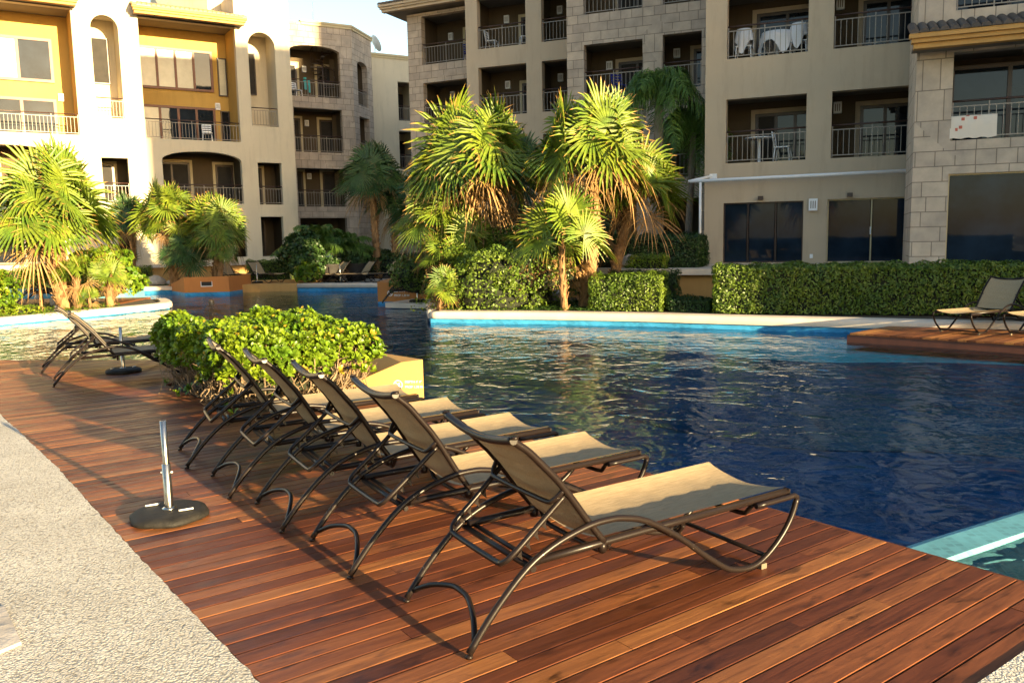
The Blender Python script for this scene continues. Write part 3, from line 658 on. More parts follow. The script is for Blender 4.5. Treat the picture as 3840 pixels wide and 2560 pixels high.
def bigglass(F, h, n, mullions, fm='trim', y=.12, name='shop_window'):
    g = MB(); a, b, c, d = h[:4]; w = .035
    g.box(a, a + w, y - .03, y + .03, c, d); g.box(b - w, b, y - .03, y + .03, c, d); g.box(a + w, b - w, y - .03, y + .03, d - w, d); g.box(a + w, b - w, y - .03, y + .03, c, c + w)
    for x in mullions: g.box(x - w / 2, x + w / 2, y - .03, y + .03, c + w, d - w)
    o = F.build(name, g, M[fm]); xs_ = [a] + list(mullions) + [b]
    for p, q in zip(xs_[:-1], xs_[1:]):
        k = MB(); k.box(p + w, q - w, y - .006, y + .006, c + w, d - w); k.build('glass_pane', M['glass_big'], o)
bigglass(FA, shop, 3, [-2.2, -1.45], 'dark_wood'); bigglass(FA, sdoor, 2, [1.0], 'trim')
g = MB(); g.box(.97, 1.0, .05, .09, 1.55, 1.75); FA.build('door_handle', g, M['white'])
wlamp(FA, -.47, 2.38, 0.0)
g = MB(); g.box(-.53, -.45, -.02, -.002, .93, 1.04); FA.build('power_outlet', g, M['white'])
for x in (-1.85, .45):
    g = MB(); g.box(x - .07, x + .07, -.12, -.003, 2.56, 2.66); FA.build('door_sensor', g, M['dark_wood'])
# B: near stone section on the right
ob = scaled((10.59, 20), .955); FB = Fac(ob, UR, R_root)
B1 = [(-.11, 2.4, 3.62, 5.55), (-.11, 2.4, 6.45, 8.3)]; Bg = (-.12, 3.4, .80, 2.88)
section(FB, -.86, 6, .7, 12, B1 + [Bg], 'stone_big', side=2.6)
for h in B1: railing(FB, h[0], h[1], h[2]); door(FB, h[0] + .05, h[1], h[2], h[3] - .12, 1.2 if h[2] < 5 else 1.8, 2, 'glass', tm='stucco_r', trim=False)
bigglass(FB, Bg, 1, [], 'trim')
tile_roof(FB, -1.08, 4.2, -.95, 5.86, 1.0, .35, 'tile_dark', 'orange', 'soffit', under=-.01)
g = MB(); g.box(-.86, -.11, -.5, -.002, 5.3, 5.62); 
# C: recessed stone
oc = scaled((4.39, 31.7), .928); FC = Fac(oc, UR, R_root)
def sc_(x): return x * .928
CL = [(sc_(-1.58), sc_(.66), z, z + 1.78) for z in (9.3, 6.5, 3.62)]; CR = [(sc_(1.40), 2.6, z, z + 1.78) for z in (9.3, 6.55, 3.62)]
Cg = [(-1.2, .4, .8, 2.9), (1.3, 2.6, .8, 2.9)]
section(FC, sc_(-2.25), 3.4, .7, 13, CL + CR + Cg, 'stone')
for h in CL: railing(FC, h[0], h[1], h[2]); door(FC, h[0] + .8, h[1] + .1, h[2], h[3] - .35, 1.8, 2, 'interior', tm='stucco_r'); wlamp(FC, h[0] + .45, h[2] + 1.35, 1.8)
for h in CR: railing(FC, h[0], h[1], h[2]); door(FC, h[0] + .75, h[1] + .1, h[2], h[3] - .2, 1.8, 1, 'glass', tm='stucco_r'); wlamp(FC, h[0] + .15, h[2] + 1.5, 1.8)
# D: beige
od = scaled((1.03, 36), .946); FD = Fac(od, UR, R_root)
DL = [(-2.3, -.2, z, z + 1.95) for z in (9.3, 6.62, 3.8)]; DR = [(.46, 1.52, z, z + 1.95) for z in (9.3, 6.62, 3.8)]; Dg = [(-2.2, -.4, .8, 2.9), (.4, 1.4, .8, 2.9)]
section(FD, -2.82, 2.3, .7, 13, DL + DR + Dg, 'stucco_r', side=3)
for h in DL: railing(FD, h[0], h[1], h[2]); door(FD, h[0] + 1.25, h[1] + .2, h[2], h[3] - .45, 1.8, 1, 'interior'); wlamp(FD, h[0] + .6, h[2] + 1.5, 1.8)
for h in DR: railing(FD, h[0], h[1], h[2]); door(FD, h[0] + .75, h[1] + .2, h[2], h[3] - .3, 1.8, 1, 'interior'); wlamp(FD, h[0] + .2, h[2] + 1.6, 1.8)
# E: stone end with eaves
oe = scaled((-4.18, 41), .922); UE = (.899, -.438); FE = Fac(oe, UE, R_root)
EL = [(.16, 2.5, 9.3, 11.35), (.17, 2.5, 6.72, 8.52), (.17, 2.5, 3.8, 5.6), (.17, 2.5, .8, 2.9)]
section(FE, -.56, 3.2, .7, 11.5, EL, 'stone', side=1)
for i, h in enumerate(EL[:3]): railing(FE, h[0], h[1], h[2]); door(FE, h[0] + 1.25, h[1], h[2], h[3] - .35, 1.8, 1, 'interior'); wlamp(FE, h[0] + .5, h[2] + 1.5, 1.8)
tile_roof(FE, -1.5, 4.5, -.9, 11.86, 4, 1.1, 'tile_dark', 'stucco_r', 'soffit', under=3)
# solid bodies
g = MB(); g.prism([(FE.m @ Vector((-.55, 2.2, 0)))[:2], (FE.m @ Vector((2.8, 1.95, 0)))[:2], (FD.m @ Vector((2.2, 2.2, 0)))[:2], (FC.m @ Vector((3.3, 2.2, 0)))[:2], (FA.m @ Vector((1.9, 2.2, 0)))[:2], (FB.m @ Vector((8, 2.2, 0)))[:2], (40, 30), (40, 60), (5, 60)], .6, 11.4)
g.build('building_core', M['stucco_r'], R_root, Matrix.Translation(-Vector(R_root.location)))

# ---- unseen wing added right of the view to keep the low sun off
SUN_AZ = 136.0; SUN_EL = 8.5
sd = azv(SUN_AZ); wp = Vector((-math.cos(rad(SUN_AZ)), math.sin(rad(SUN_AZ)), 0))      # wp: across the sunlight
def SW(w, t, z=0): p = wp * w - sd * t; return (p.x, p.y, z)                            # t is distance down-sun
W_root = thing('shade_wing', 'unseen beige building block added right of the pool to shade the scene', 'building', SW(20, -20))
g = MB()
def block(w0, w1, t0, t1, z0, z1):
    P = [SW(w0, t0), SW(w1, t0), SW(w1, t1), SW(w0, t1)]; g.prism([p[:2] for p in P], z0, z1)
W0 = 14.75
block(W0, 15.2, -24, -20, -1.5, 19.6); block(15.2, 18.6, -24, -20, -1.5, 7.6); block(15.2, 18.6, -24, -20, 9.5, 19.6); block(18.6, 24.3, -24, -20, -1.5, 19.6); block(24.3, 60, -24, -20, -1.5, 26)  # gap shaped to let sun reach the back platform
g.build('wall', M['stucco_r'], W_root, Matrix.Translation(-Vector(W_root.location)))
# ================================================================== LOUNGERS
LEG = [(0, 0), (.09, .112), (.19, .215), (.28, .290), (.36, .335), (.46, .372), (.58, .400), (.67, .405), (.75, .398), (.88, .360), (1.06, .254), (1.21, .140), (1.34, .050), (1.41, .020), (1.50, .006), (1.58, .018), (1.66, .062), (1.74, .13), (1.80, .21), (1.835, .295)]
LW = .60
def make_lounger(label, group, back=0., worn=True):
    fm = M['frame'] if worn else M['bronze']
    t = thing('sun_lounger', label, 'sun lounger', (0, 0, 0), 0, group)
    for y in (0., LW):
        g = MB(); g.tube(smooth_path([(x, y, z + .017) for x, z in LEG], 3), .0148, 0, 9)
        g.tube(smooth_path([(1.835, y, .312), (1.81, y, .325), (1.76, y, .322), (1.55, y, .318)], 3), .014, 0, 8)
        g.lathe([(.0, -.003), (.0155, -.003), (.0165, .006), (.0, .01)], (0.0, y, .004), 0, 8)
        g.build('leg_frame', [fm, M['zinc']], t)
        yi = .028 if y == 0 else LW - .028
        g = MB(); g.tube([(.30, y * .94 + (.02 if y == 0 else .0), .312), (.66, yi, .318), (1.0, yi, .326), (1.79, yi, .342)], .0175, 0, 9); g.lathe([(0, -.02), (.019, -.02), (.021, .0), (.019, .02), (0, .02)], (.66, yi, .30), 0, 8)
        g.obox((1.794, yi, .345), (.006, 0, 0), (0, .0165, 0), (0, 0, .013), 0); g.build('seat_rail', [fm, M['zinc']], t)
    g = MB(); g.tube([(.30, 0, .29), (.30, LW, .29)], .014, 0, 8); g.tube([(.335, 0.02, .30), (.335, LW - .02, .30)], .011, 0, 8)
    g.tube(smooth_path([(.03, .01, .05), (.075, .10, .098), (.115, .22, .128), (.12, LW / 2, .134), (.115, LW - .22, .128), (.075, LW - .10, .098), (.03, LW - .01, .05)], 3), .0125, 0, 8)
    g.build('crossbar', fm, t)
    g = MB()
    for (x, z, dp) in ((.70, .285, .035), (1.12, .285, .05), (1.56, .30, .045)):
        g.tube(smooth_path([(x, .03, z + .02), (x, .06, z - dp * .4), (x, .12, z - dp), (x, LW - .12, z - dp), (x, LW - .06, z - dp * .4), (x, LW - .03, z + .02)], 3), .012, 0, 8)
    g.tube([(1.64, 0.0, .05), (1.64, LW, .05)], .012, 0, 8)
    for y in (0, LW): g.obox((1.60, y, .014), (.018, 0, 0), (0, .012, 0), (0, 0, .013), 1)
    g.build('seat_support', [fm, M['footpad']], t)
    # sling with sag
    def sling(P0, prof, name, parent, sagk=.050, y0=.03, y1=LW - .03, ru=0.):
        nxx, nyy = len(prof), 13; V = []; 
        rnd = random.Random(5)
        for i, (x, z, nxn, nzn) in enumerate(prof):
            e = min(i, nxx - 1 - i) / 4; e = min(1, .35 + e)
            for j in range(nyy):
                v = j / (nyy - 1); s = 4 * v * (1 - v); wr = .0035 * math.sin(i * 1.9 + v * 3) * s + .002 * math.sin(i * .7 + v * 11) * s
                k = -(sagk * s ** .8 * (.8 + .2 * e)) + wr
                V.append((x + nxn * k, y0 + (y1 - y0) * v, z + nzn * k))
        Fq = [(i * nyy + j, i * nyy + j + 1, (i + 1) * nyy + j + 1, (i + 1) * nyy + j) for i in range(nxx - 1) for j in range(nyy - 1)]
        b = len(V); V2 = [(p[0] - prof[0][2] * .004, p[1], p[2] - .004) for p in V]
        o = npmesh(name, V, [q[::-1] for q in Fq], M['sling'], parent, smooth=True)
        return o
    n = 26; prof = []
    for i in range(n):
        x = .66 + 1.135 * i / (n - 1); z = .322 + (x - .66) * .022 + .022; prof.append((x, z, 0, 1))
    sling(0, prof, 'seat_sling', t)
    # backrest: frame curve in the xz plane
    BK = [(.665, .325), (.60, .405), (.545, .480), (.486, .561), (.43, .632), (.365, .700), (.30, .766), (.252, .802), (.222, .826)]
    if back:
        pv = BK[0]; ca, sa = math.cos(back), math.sin(back); BK = [(pv[0] + (x - pv[0]) * ca + (z - pv[1]) * sa, pv[1] - (x - pv[0]) * sa + (z - pv[1]) * ca) for x, z in BK]
    # bow the frame a little
    BKs = smooth_path([(x, 0, z) for x, z in BK], 3)
    g = MB()
    for yy in (.02, LW - .02): g.tube([(p.x, yy, p.z) for p in BKs], .0155, 0, 9)
    tp = BKs[-1]; dx = BKs[-1] - BKs[-2]; dx.normalize(); nn = Vector((-dx.z, 0, dx.x))
    if nn.x > 0: nn = -nn
    g.tube(smooth_path([tuple(tp + Vector((0, .005, 0)))] + [tuple(Vector((tp.x, y, tp.z)) + nn * (.028 * math.sin(PI * y / LW)) - dx * (.022 * math.sin(PI * y / LW))) for y in (.1, .2, .3, .4, .5)] + [tuple(tp + Vector((0, LW - .005, 0)))], 3), .018, 0, 10)
    for y in (.0, LW): g.lathe([(0, -.006), (.0175, -.006), (.0175, .006), (0, .006)], (tp.x, y, tp.z + .012), 0, 8)
    p1 = BKs[10]; g.tube(smooth_path([(p1.x, .02, p1.z), (p1.x - .04, .05, p1.z - .05), (p1.x - .05, .12, p1.z - .06), (p1.x - .05, LW - .12, p1.z - .06), (p1.x - .04, LW - .05, p1.z - .05), (p1.x, LW - .02, p1.z)], 3), .011, 0, 8)
    bo = g.build('backrest_frame', [fm, M['zinc']], t)
    prof = []
    for i in range(1, len(BKs)):
        a = BKs[max(i - 1, 0)]; b = BKs[min(i + 1, len(BKs) - 1)]; d = (b - a).normalized(); q = Vector((d.z, 0, -d.x))
        if q.x < 0: q = -q
        prof.append((BKs[i].x, BKs[i].z, q.x, q.z))
    sling(0, prof, 'backrest_sling', bo, .03)
    # U-shaped prop with ratchet teeth
    top = BKs[9]; g = MB(); b0 = Vector((.20, 0, .315)); tt = Vector((top.x, 0, top.z))
    pth = [(tt.x, .035, tt.z), ((tt.x + b0.x) / 2, .045, (tt.z + b0.z) / 2), (b0.x + .03, .05, b0.z + .03), (b0.x, .075, b0.z), (b0.x - .005, .13, b0.z - .01), (b0.x - .005, LW - .13, b0.z - .01), (b0.x, LW - .075, b0.z), (b0.x + .03, LW - .05, b0.z + .03), ((tt.x + b0.x) / 2, LW - .045, (tt.z + b0.z) / 2), (tt.x, LW - .035, tt.z)]
    g.tube(smooth_path(pth, 4), .0125, 0, 8); pr = g.build('back_prop', fm, t)
    d = (tt - b0).normalized(); dn = Vector((d.z, 0, -d.x))
    for y in (.046, LW - .046):
        g = MB()
        for k in range(4):
            c = b0 + d * (.055 + .052 * k) + dn * .012 + Vector((0, y, 0)); a = c + d * .030; tip = c + dn * .036 + d * .004; m_ = c + d * .016 + dn * .012
            for sy in (-.004, .004):
                o = Vector((0, sy, 0)); g.add([c + o, tip + o, m_ + o, a + o], [(0, 1, 2), (0, 2, 3)] if sy > 0 else [(0, 2, 1), (0, 3, 2)])
            o1, o2 = Vector((0, -.004, 0)), Vector((0, .004, 0)); g.quad(c + o1, tip + o1, tip + o2, c + o2); g.quad(tip + o1, m_ + o1, m_ + o2, tip + o2); g.quad(m_ + o1, a + o1, a + o2, m_ + o2)
        g.build('ratchet', fm, pr)
    return t
ROW = 'sun loungers in the row along the timber deck'
row = [((-.19, 3.03), 59.5, 'nearest sun lounger of the deck row, whole frame in view in front'), ((-.80, 3.82), 59.5, 'second nearest sun lounger of the deck row, right behind the front one'),
       ((-1.31, 4.48), 60.5, 'middle sun lounger of the five on the timber deck'), ((-1.82, 5.12), 61., 'sun lounger with a chipped leg, second from the hedge on the deck'), ((-2.38, 5.87), 64., 'sun lounger standing closest to the leafy hedge, sunlit backrest edge')]
lng = make_lounger(row[0][2], ROW)
lng2 = make_lounger(row[1][2], ROW, .09)
def place(o, p, az, label=None, group=None, z=0.):
    o.location = (p[0], p[1], z); o.rotation_euler = (0, 0, rad(90 - az))
    if label: o['label'] = label
    if group: o['group'] = group
    return o
place(lng, row[0][0], row[0][1]); place(lng2, row[1][0], row[1][1])
for k in (2, 3, 4): place(copy_tree(lng2), *row[k])
DK = 'sun loungers by the hedge on the far end of the deck'
place(copy_tree(lng), (-5.36, 9.55), 62, 'right one of the two dark-framed loungers beyond the hedge on the deck', DK)
place(copy_tree(lng), (-6.10, 10.62), 62, 'left one of the two dark-framed loungers beyond the hedge on the deck', DK)
RG = 'sun loungers on the small timber platform at the right'
def foot_place(foot, az_dir, label, group, z, src=lng):
    """put a lounger by its foot end: az_dir points from foot to head"""
    o = copy_tree(src); a = az_dir + 180; u = azv(a); n = Vector((-u.y, u.x, 0)); p = Vector((*foot, 0)) - u * 1.50 - n * (LW / 2)
    return place(o, (p.x, p.y), a, label, group, z)
foot_place((7.1, 12.95), 58, 'grey sling lounger facing the water on the small right-hand platform', RG, .0, lng)
foot_place((7.86, 12.35), 58, 'lounger cut off by the right edge of the picture on the platform', RG, .0, lng)
BG = 'sun loungers along the far edge of the pool'
foot_place((-7.6, 32.9), 50, 'lounger at the back of the pool left of the pair, beside a steel pole', BG, .04)
foot_place((-6.5, 32.7), 50, 'left one of the two raised grey loungers by the far coping', BG, .04)
foot_place((-5.45, 32.5), 50, 'right one of the two raised grey loungers by the far coping', BG, .04)
foot_place((-9.1, 32.0), 305, 'sunlit orange-looking lounger on the back platform next to a steel pole', BG, .135)
foot_place((-10.4, 32.2), 305, 'lounger half hidden behind the terracotta wedge wall', BG, .135)
foot_place((-1.95, 22.3), 262, 'lounger lying on the grey stone platform beside the pool steps', 'x', .005)
SC.objects[-1].name
for o in list(SC.objects):
    if o.get('group') == 'x': del o['group']
LI = 'sun loungers behind the palm island on the left'
foot_place((-17.3, 29.9), 345, 'tan lounger seen from the front at the far left edge behind the island', LI, .24)
place(copy_tree(lng), (-13.9, 23.6), 60, 'dark-framed lounger seen from behind next to the big palm trunk', LI, .022); place(copy_tree(lng), (-14.6, 24.5), 60, 'dark-framed lounger further left behind the palm trunk on the island', LI, .022)

# umbrella stands -------------------------------------------------
def make_stand(label, group):
    t = thing('umbrella_stand', label, 'umbrella stand', (0, 0, 0), 0, group)
    g = MB(); n = 48; prof = [(0, .055), (.10, .057), (.165, .052), (.205, .042), (.222, .024), (.222, .008), (.21, .0)]
    b = len(g.v)
    for (r_, z) in prof:
        for k in range(n):
            a = 2 * PI * k / n; rr = r_ * (1 + (.035 * math.cos(6 * a) if r_ > .19 and z < .03 else 0)); g.v.append((rr * math.cos(a), rr * math.sin(a), z))
    for i in range(len(prof) - 1):
        for k in range(n): g.f.append((b + i * n + k, b + (i + 1) * n + k, b + (i + 1) * n + (k + 1) % n, b + i * n + (k + 1) % n)); g.m.append(0); g.sm.append(True)
    g.build('base', M['rubber'], t)
    for sx in (-1, 1):
        g = MB(); g.tube([(.12 * sx - .035, -.05 * sx - .02, .062), (.12 * sx + .035, -.05 * sx + .02, .062)], .0055, 0, 6); g.build('handle', M['zinc'], t)
    g = MB(); g.lathe([(.0245, .05), (.0245, .325), (.021, .327)], n=20); g.lathe([(.04, .056), (.04, .060), (.024, .066)], n=20); g.build('pole_sleeve', M['steel'], t)
    g = MB(); g.lathe([(.0185, .30), (.0185, .585), (.014, .586), (.014, .50)], n=20); g.build('pole', M['steel'], t)
    for sx in (-1, 1):
        g = MB(); g.tube([(.024 * sx, 0, .275), (.034 * sx, 0, .275)], .006, 0, 8); g.build('bolt', M['zinc'], t)
    return t
US = 'round umbrella stands with a short steel pole'
st = make_stand('umbrella stand on the near deck beside the row, its base half on the sun', US); st.location = (-2.06, 4.78, .001); st['label'] = 'black round umbrella stand with steel pole on the near deck by the paving'
for (p, z, lab) in (((-5.03, 10.60), .001, 'umbrella stand next to the loungers beyond the leafy hedge'), ((-6.75, 32.9), .04, 'umbrella stand by the loungers along the far coping'), ((-9.8, 32.1), .135, 'umbrella stand by the sunlit lounger on the back platform'), ((-2.5, 22.1), .001, 'umbrella stand on the grey stone platform'), ((-11.9, 23.7), .022, 'umbrella stand behind the big palm on the left island')):
    c = copy_tree(st); c.location = (*p, z); c.rotation_euler = (0, 0, random.random() * 3); c['label'] = lab; 
    k = 1.25 if p[1] > 20 else 1
    c.scale = (1, 1, k)

# ================================================================== WEDGE WALLS
def text(body, size, m4, mat, parent, name='depth_lettering'):
    cu = bpy.data.curves.new(name, 'FONT'); cu.body = body; cu.size = size; cu.extrude = .001; cu.materials.append(mat); cu.offset = size * .02
    o = bpy.data.objects.new(name, cu); COL.objects.link(o); o.parent = parent; o.matrix_local = m4; return o
def emblem(m4, r_, mat, parent):
    g = MB(); n = 28
    def ring(ro_, ri):
        b = len(g.v)
        for k in range(n):
            a = 2 * PI * k / n; g.v.append((ro_ * math.cos(a), ro_ * math.sin(a), .001)); g.v.append((ri * math.cos(a), ri * math.sin(a), .001))
        for k in range(n): k2 = (k + 1) % n; g.f.append((b + 2 * k, b + 2 * k2, b + 2 * k2 + 1, b + 2 * k + 1)); g.m.append(0); g.sm.append(False)
    ring(r_, r_ * .8)
    w = r_ * .09; g.quad((-r_ * .56 - w, r_ * .56 - w, .002), (r_ * .56 - w, -r_ * .56 - w, .002), (r_ * .56 + w, -r_ * .56 + w, .002), (-r_ * .56 + w, r_ * .56 + w, .002))
    g.lathe([(0, 0), (r_ * .14, 0)], (r_ * .25, r_ * .32, .0015), 0, 12, False)                       # diver: head and bent body
    for a, b, w2 in (((.12, .22), (-.25, -.05), .12), ((-.25, -.05), (.05, -.42), .08), ((.12, .22), (.42, .0), .06)):
        a = Vector((*a, 0)) * r_; b = Vector((*b, 0)) * r_; d = (b - a).normalized(); q = Vector((-d.y, d.x, 0)) * w2 * r_
        g.quad(*[tuple(p + Vector((0, 0, .0018))) for p in (a - q, b - q, b + q, a + q)])
    o = g.build('no_diving_emblem', mat, parent, m4); return o
def face_m4(a, b, s, z, off, root):
    """frame on the vertical face a->b (seen with a on the left), s along, z up"""
    a = Vector((*a, 0)); b = Vector((*b, 0)); u = (b - a).normalized(); n = Vector((u.y, -u.x, 0)); p = a + u * s + n * off + Vector((0, 0, z))
    m = Matrix((u, Vector((0, 0, 1)), n)).transposed().to_4x4(); m.translation = p - Vector(root.location); return m
M['paint'] = plain('white stencil paint', (.8, .78, .72), .6, .05)
w1 = thing('wedge_wall', 'low sloping orange planter wall with white depth writing, by the hedge and loungers', 'wall', (-1.4, 9.1, -.2))
A_, K_, T_, T2_, C_, B_ = (-.965, 8.83), (-1.20, 8.855), (-1.84, 8.93), (-2.0, 9.1), (-1.80, 9.38), (-1.53, 9.52)
g = MB(); g.prism([A_, B_, C_, T2_, T_, (-1.55, 8.895), K_], -1.2, [.34, .33, .22, .03, .012, .165, .31])
def W4(root): return Matrix.Translation(-Vector(root.location))
g.build('wall_body', M['orange'], w1, W4(w1))
emblem(face_m4(T_, A_, .60, .065, .004, w1), .052, M['paint'], w1)
text("DEPTH 4' 4\"", .036, face_m4(T_, A_, .675, .085, .003, w1), M['paint'], w1); text("PROF 1.30 M", .036, face_m4(T_, A_, .675, .03, .003, w1), M['paint'], w1)
w2_ = thing('wedge_wall', 'terracotta wedge wall with white depth writing beside the grey stone platform', 'wall', (-3, 24, -.2))
P0, P1 = (-3.80, 23.6), (-1.85, 23.1)
g = MB(); g.prism([P0, (-2.55, 23.28), P1, (-1.5, 24.9), (-2.6, 25.2), (-3.6, 25.4)], -.08, [.49, .38, .16, .16, .4, .52], 0)
g.build('wall_body', M['terra'], w2_, W4(w2_)); g = MB(); g.prism([P0, P1, (-1.5, 24.9), (-3.6, 25.4)], -1.2, -.081); g.build('tile_skirt', M['poolwall'], w2_, W4(w2_))
emblem(face_m4(P0, P1, .38, .16, .004, w2_), .085, M['paint'], w2_)
text("DEPTH 4' 4\"", .085, face_m4(P0, P1, .50, .19, .003, w2_), M['paint'], w2_); text("PROF 1.30 M", .085, face_m4(P0, P1, .50, .07, .003, w2_), M['paint'], w2_)
w3_ = thing('wedge_wall', 'terracotta planter wall under the palm cluster with a small dark vent slot', 'wall', (-11, 30, -.2))
Q0, Q1 = (-11.65, 29.6), (-10.1, 29.75)
g = MB(); g.prism([Q0, Q1, (-9.95, 31.8), (-11.6, 32.0), (-13.1, 31.6)], -.05, [.50, .50, .50, .3, .10]); g.build('wall_body', M['terra'], w3_, W4(w3_))
g = MB(); g.prism([Q0, Q1, (-9.95, 31.8), (-13.1, 31.6)], -1.3, -.051); g.build('tile_skirt', M['poolwall'], w3_, W4(w3_))
m4 = face_m4(Q0, Q1, .60, .18, .004, w3_); g = MB(); g.box(0, .36, 0, .14, -.004, .0); g.box(-.02, .38, -.03, .0, -.004, .03, 1); g.box(-.02, 0, 0, .16, -.004, .02, 1); g.box(.36, .38, 0, .16, -.004, .02, 1); g.build('vent_slot', [M['interior'], M['zinc']], w3_, m4)
g = MB(); g.prism([(-7.95, 11.35), (-7.55, 11.95), (-7.8, 12.3), (-8.6, 12.0)], -1, .42); tag(g.build('planter_wall', M['orange']), 'brown end of a wall just showing at the left edge of the deck', 'wall')

# ================================================================== PLANTS
def rnd_unit(n):
    v = RNG.normal(size=(n, 3)); return v / np.linalg.norm(v, axis=1, keepdims=True)
def norm(v): return v / np.maximum(np.linalg.norm(v, axis=-1, keepdims=True), 1e-9)
def scatter(name, P, N, size, mat, parent=None, jit=.7, wide=.5, var=.35):
    """one folded leaf per point"""
    n = len(P); N = norm(N + rnd_unit(n) * jit); a = norm(np.cross(N, rnd_unit(n))); b = np.cross(N, a)
    L = size * (1 + var * RNG.uniform(-1, 1, (n, 1))); W = L * wide * .5
    V = np.stack([P - a * L * .5, P + b * W + N * W * .5, P + a * L * .5, P - b * W + N * W * .5], 1).reshape(-1, 3)
    F = np.arange(n * 4).reshape(n, 4); t = np.tile([0, .5, .9, .5], n)
    return npmesh(name, V, F, mat, parent, {'t': t})
def box_points(c, ux, L, Wd, z0, z1, n, round_=.12, amp=.05, faces='all'):
    """points on a clipped box hedge: c centre (x,y), ux unit along length"""
    ux = np.array([ux[0], ux[1], 0.]); uy = np.array([-ux[1], ux[0], 0.]); H = z1 - z0
    areas = np.array([L * H, L * H, Wd * H, Wd * H, L * Wd]); k = RNG.choice(5, n, p=areas / areas.sum()); u = RNG.uniform(-.5, .5, n); v = RNG.uniform(0, 1, n)
    x = np.where(k < 2, u * L, np.where(k == 2, -L / 2, np.where(k == 3, L / 2, u * L))); y = np.where(k == 0, -Wd / 2, np.where(k == 1, Wd / 2, np.where(k < 4, u * Wd, (v - .5) * Wd))); z = np.where(k < 4, v * H, H)
    nx_ = np.where(k == 2, -1., np.where(k == 3, 1., 0)); ny_ = np.where(k == 0, -1., np.where(k == 1, 1., 0)); nz_ = np.where(k == 4, 1., 0)
    # round the corners
    q = np.stack([x, y, z], 1); lim = np.array([L / 2 - round_, Wd / 2 - round_, H - round_]); core = np.stack([np.clip(x, -lim[0], lim[0]), np.clip(y, -lim[1], lim[1]), np.minimum(z, lim[2])], 1)
    d = q - core; ln = np.linalg.norm(d, axis=1, keepdims=True); nn = np.where(ln > 1e-4, d / np.maximum(ln, 1e-6), np.stack([nx_, ny_, nz_], 1)); q = core + nn * np.minimum(ln, round_)
    bump = np.array([noise.noise(Vector(p) * 2.3) * 1.0 + noise.noise(Vector(p) * 6.) * .6 for p in q]) ; q = q + nn * (bump[:, None] * amp - RNG.exponential(.034, n)[:, None])
    W = lambda a: a[:, :1] * ux + a[:, 1:2] * uy + a[:, 2:] * np.array([0, 0, 1.])
    return W(q) + np.array([c[0], c[1], z0]), W(nn)
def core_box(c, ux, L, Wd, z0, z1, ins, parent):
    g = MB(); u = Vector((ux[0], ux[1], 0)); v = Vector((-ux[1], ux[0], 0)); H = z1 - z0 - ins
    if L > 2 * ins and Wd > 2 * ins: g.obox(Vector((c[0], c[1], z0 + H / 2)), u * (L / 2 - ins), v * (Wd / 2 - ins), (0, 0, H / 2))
    return g.build('dark_core', M['core'], parent, Matrix.Translation(-Vector(parent.location)))
def local(P, root): return P - np.array(root.location)
def box_hedge(label, a, b, Wd, z0, z1, n, size, mat, cat='hedge', name='hedge', amp=.085, group=None, side=1):
    """front edge from a to b, body lies to the far side"""
    a = np.array(a, float); b = np.array(b, float); u = (b - a) / np.linalg.norm(b - a); v = np.array([-u[1], u[0]]) * side; L = np.linalg.norm(b - a); c = (a + b) / 2 + v * Wd / 2
    t = thing(name, label, cat, (c[0], c[1], z0), 0, group); P, N = box_points(c, u, L, Wd, z0, z1, n, .10, amp)
    core_box(c, u, L, Wd, z0, z1, .10, t); P2, N2 = box_points(c, u, L, Wd, z0, z1, n // 2, .10, amp); P2 = P2 - N2 * .06
    scatter('foliage', local(np.concatenate([P, P2]), t), np.concatenate([N, N2]), size, mat, t); return t
box_hedge('long clipped green box hedge behind the pool on the right, sunlit at its left end', (4.02, 16.55), (10.6, 14.35), .9, .06, 1.0, 26000, .058, M['hleaf2'])
box_hedge('short square-cut box hedge in the middle, right of the two palm trunks', (1.62, 17.75), (3.15, 17.15), .8, .06, .83, 7500, .058, M['hleaf2'])
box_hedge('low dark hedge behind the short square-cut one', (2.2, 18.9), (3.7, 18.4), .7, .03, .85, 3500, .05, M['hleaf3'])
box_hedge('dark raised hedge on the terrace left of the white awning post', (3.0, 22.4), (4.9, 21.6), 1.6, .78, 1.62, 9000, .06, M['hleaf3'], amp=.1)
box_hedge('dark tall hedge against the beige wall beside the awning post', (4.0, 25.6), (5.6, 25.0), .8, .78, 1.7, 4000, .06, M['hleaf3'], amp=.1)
box_hedge('small yellowing shrub at the foot of the dark raised hedge', (2.95, 20.9), (3.85, 20.55), .6, .60, 1.15, 2200, .055, M['hleaf'], 'shrub', 'shrub', .12)
box_hedge('sunlit clipped hedge behind the back loungers', (-11.0, 34.6), (-7.3, 35.4), .8, .03, .95, 8000, .06, M['hleaf2'])
box_hedge('clipped hedge behind the tan lounger at the left edge', (-19.5, 31.4), (-14.3, 33.1), .8, .03, .85, 7000, .06, M['hleaf2'])
box_hedge('dark low ground-cover hedge between the two box hedges', (3.25, 17.35), (4.1, 16.9), .7, .03, .33, 2500, .05, M['hleaf3'], 'shrub', 'shrub', .08)
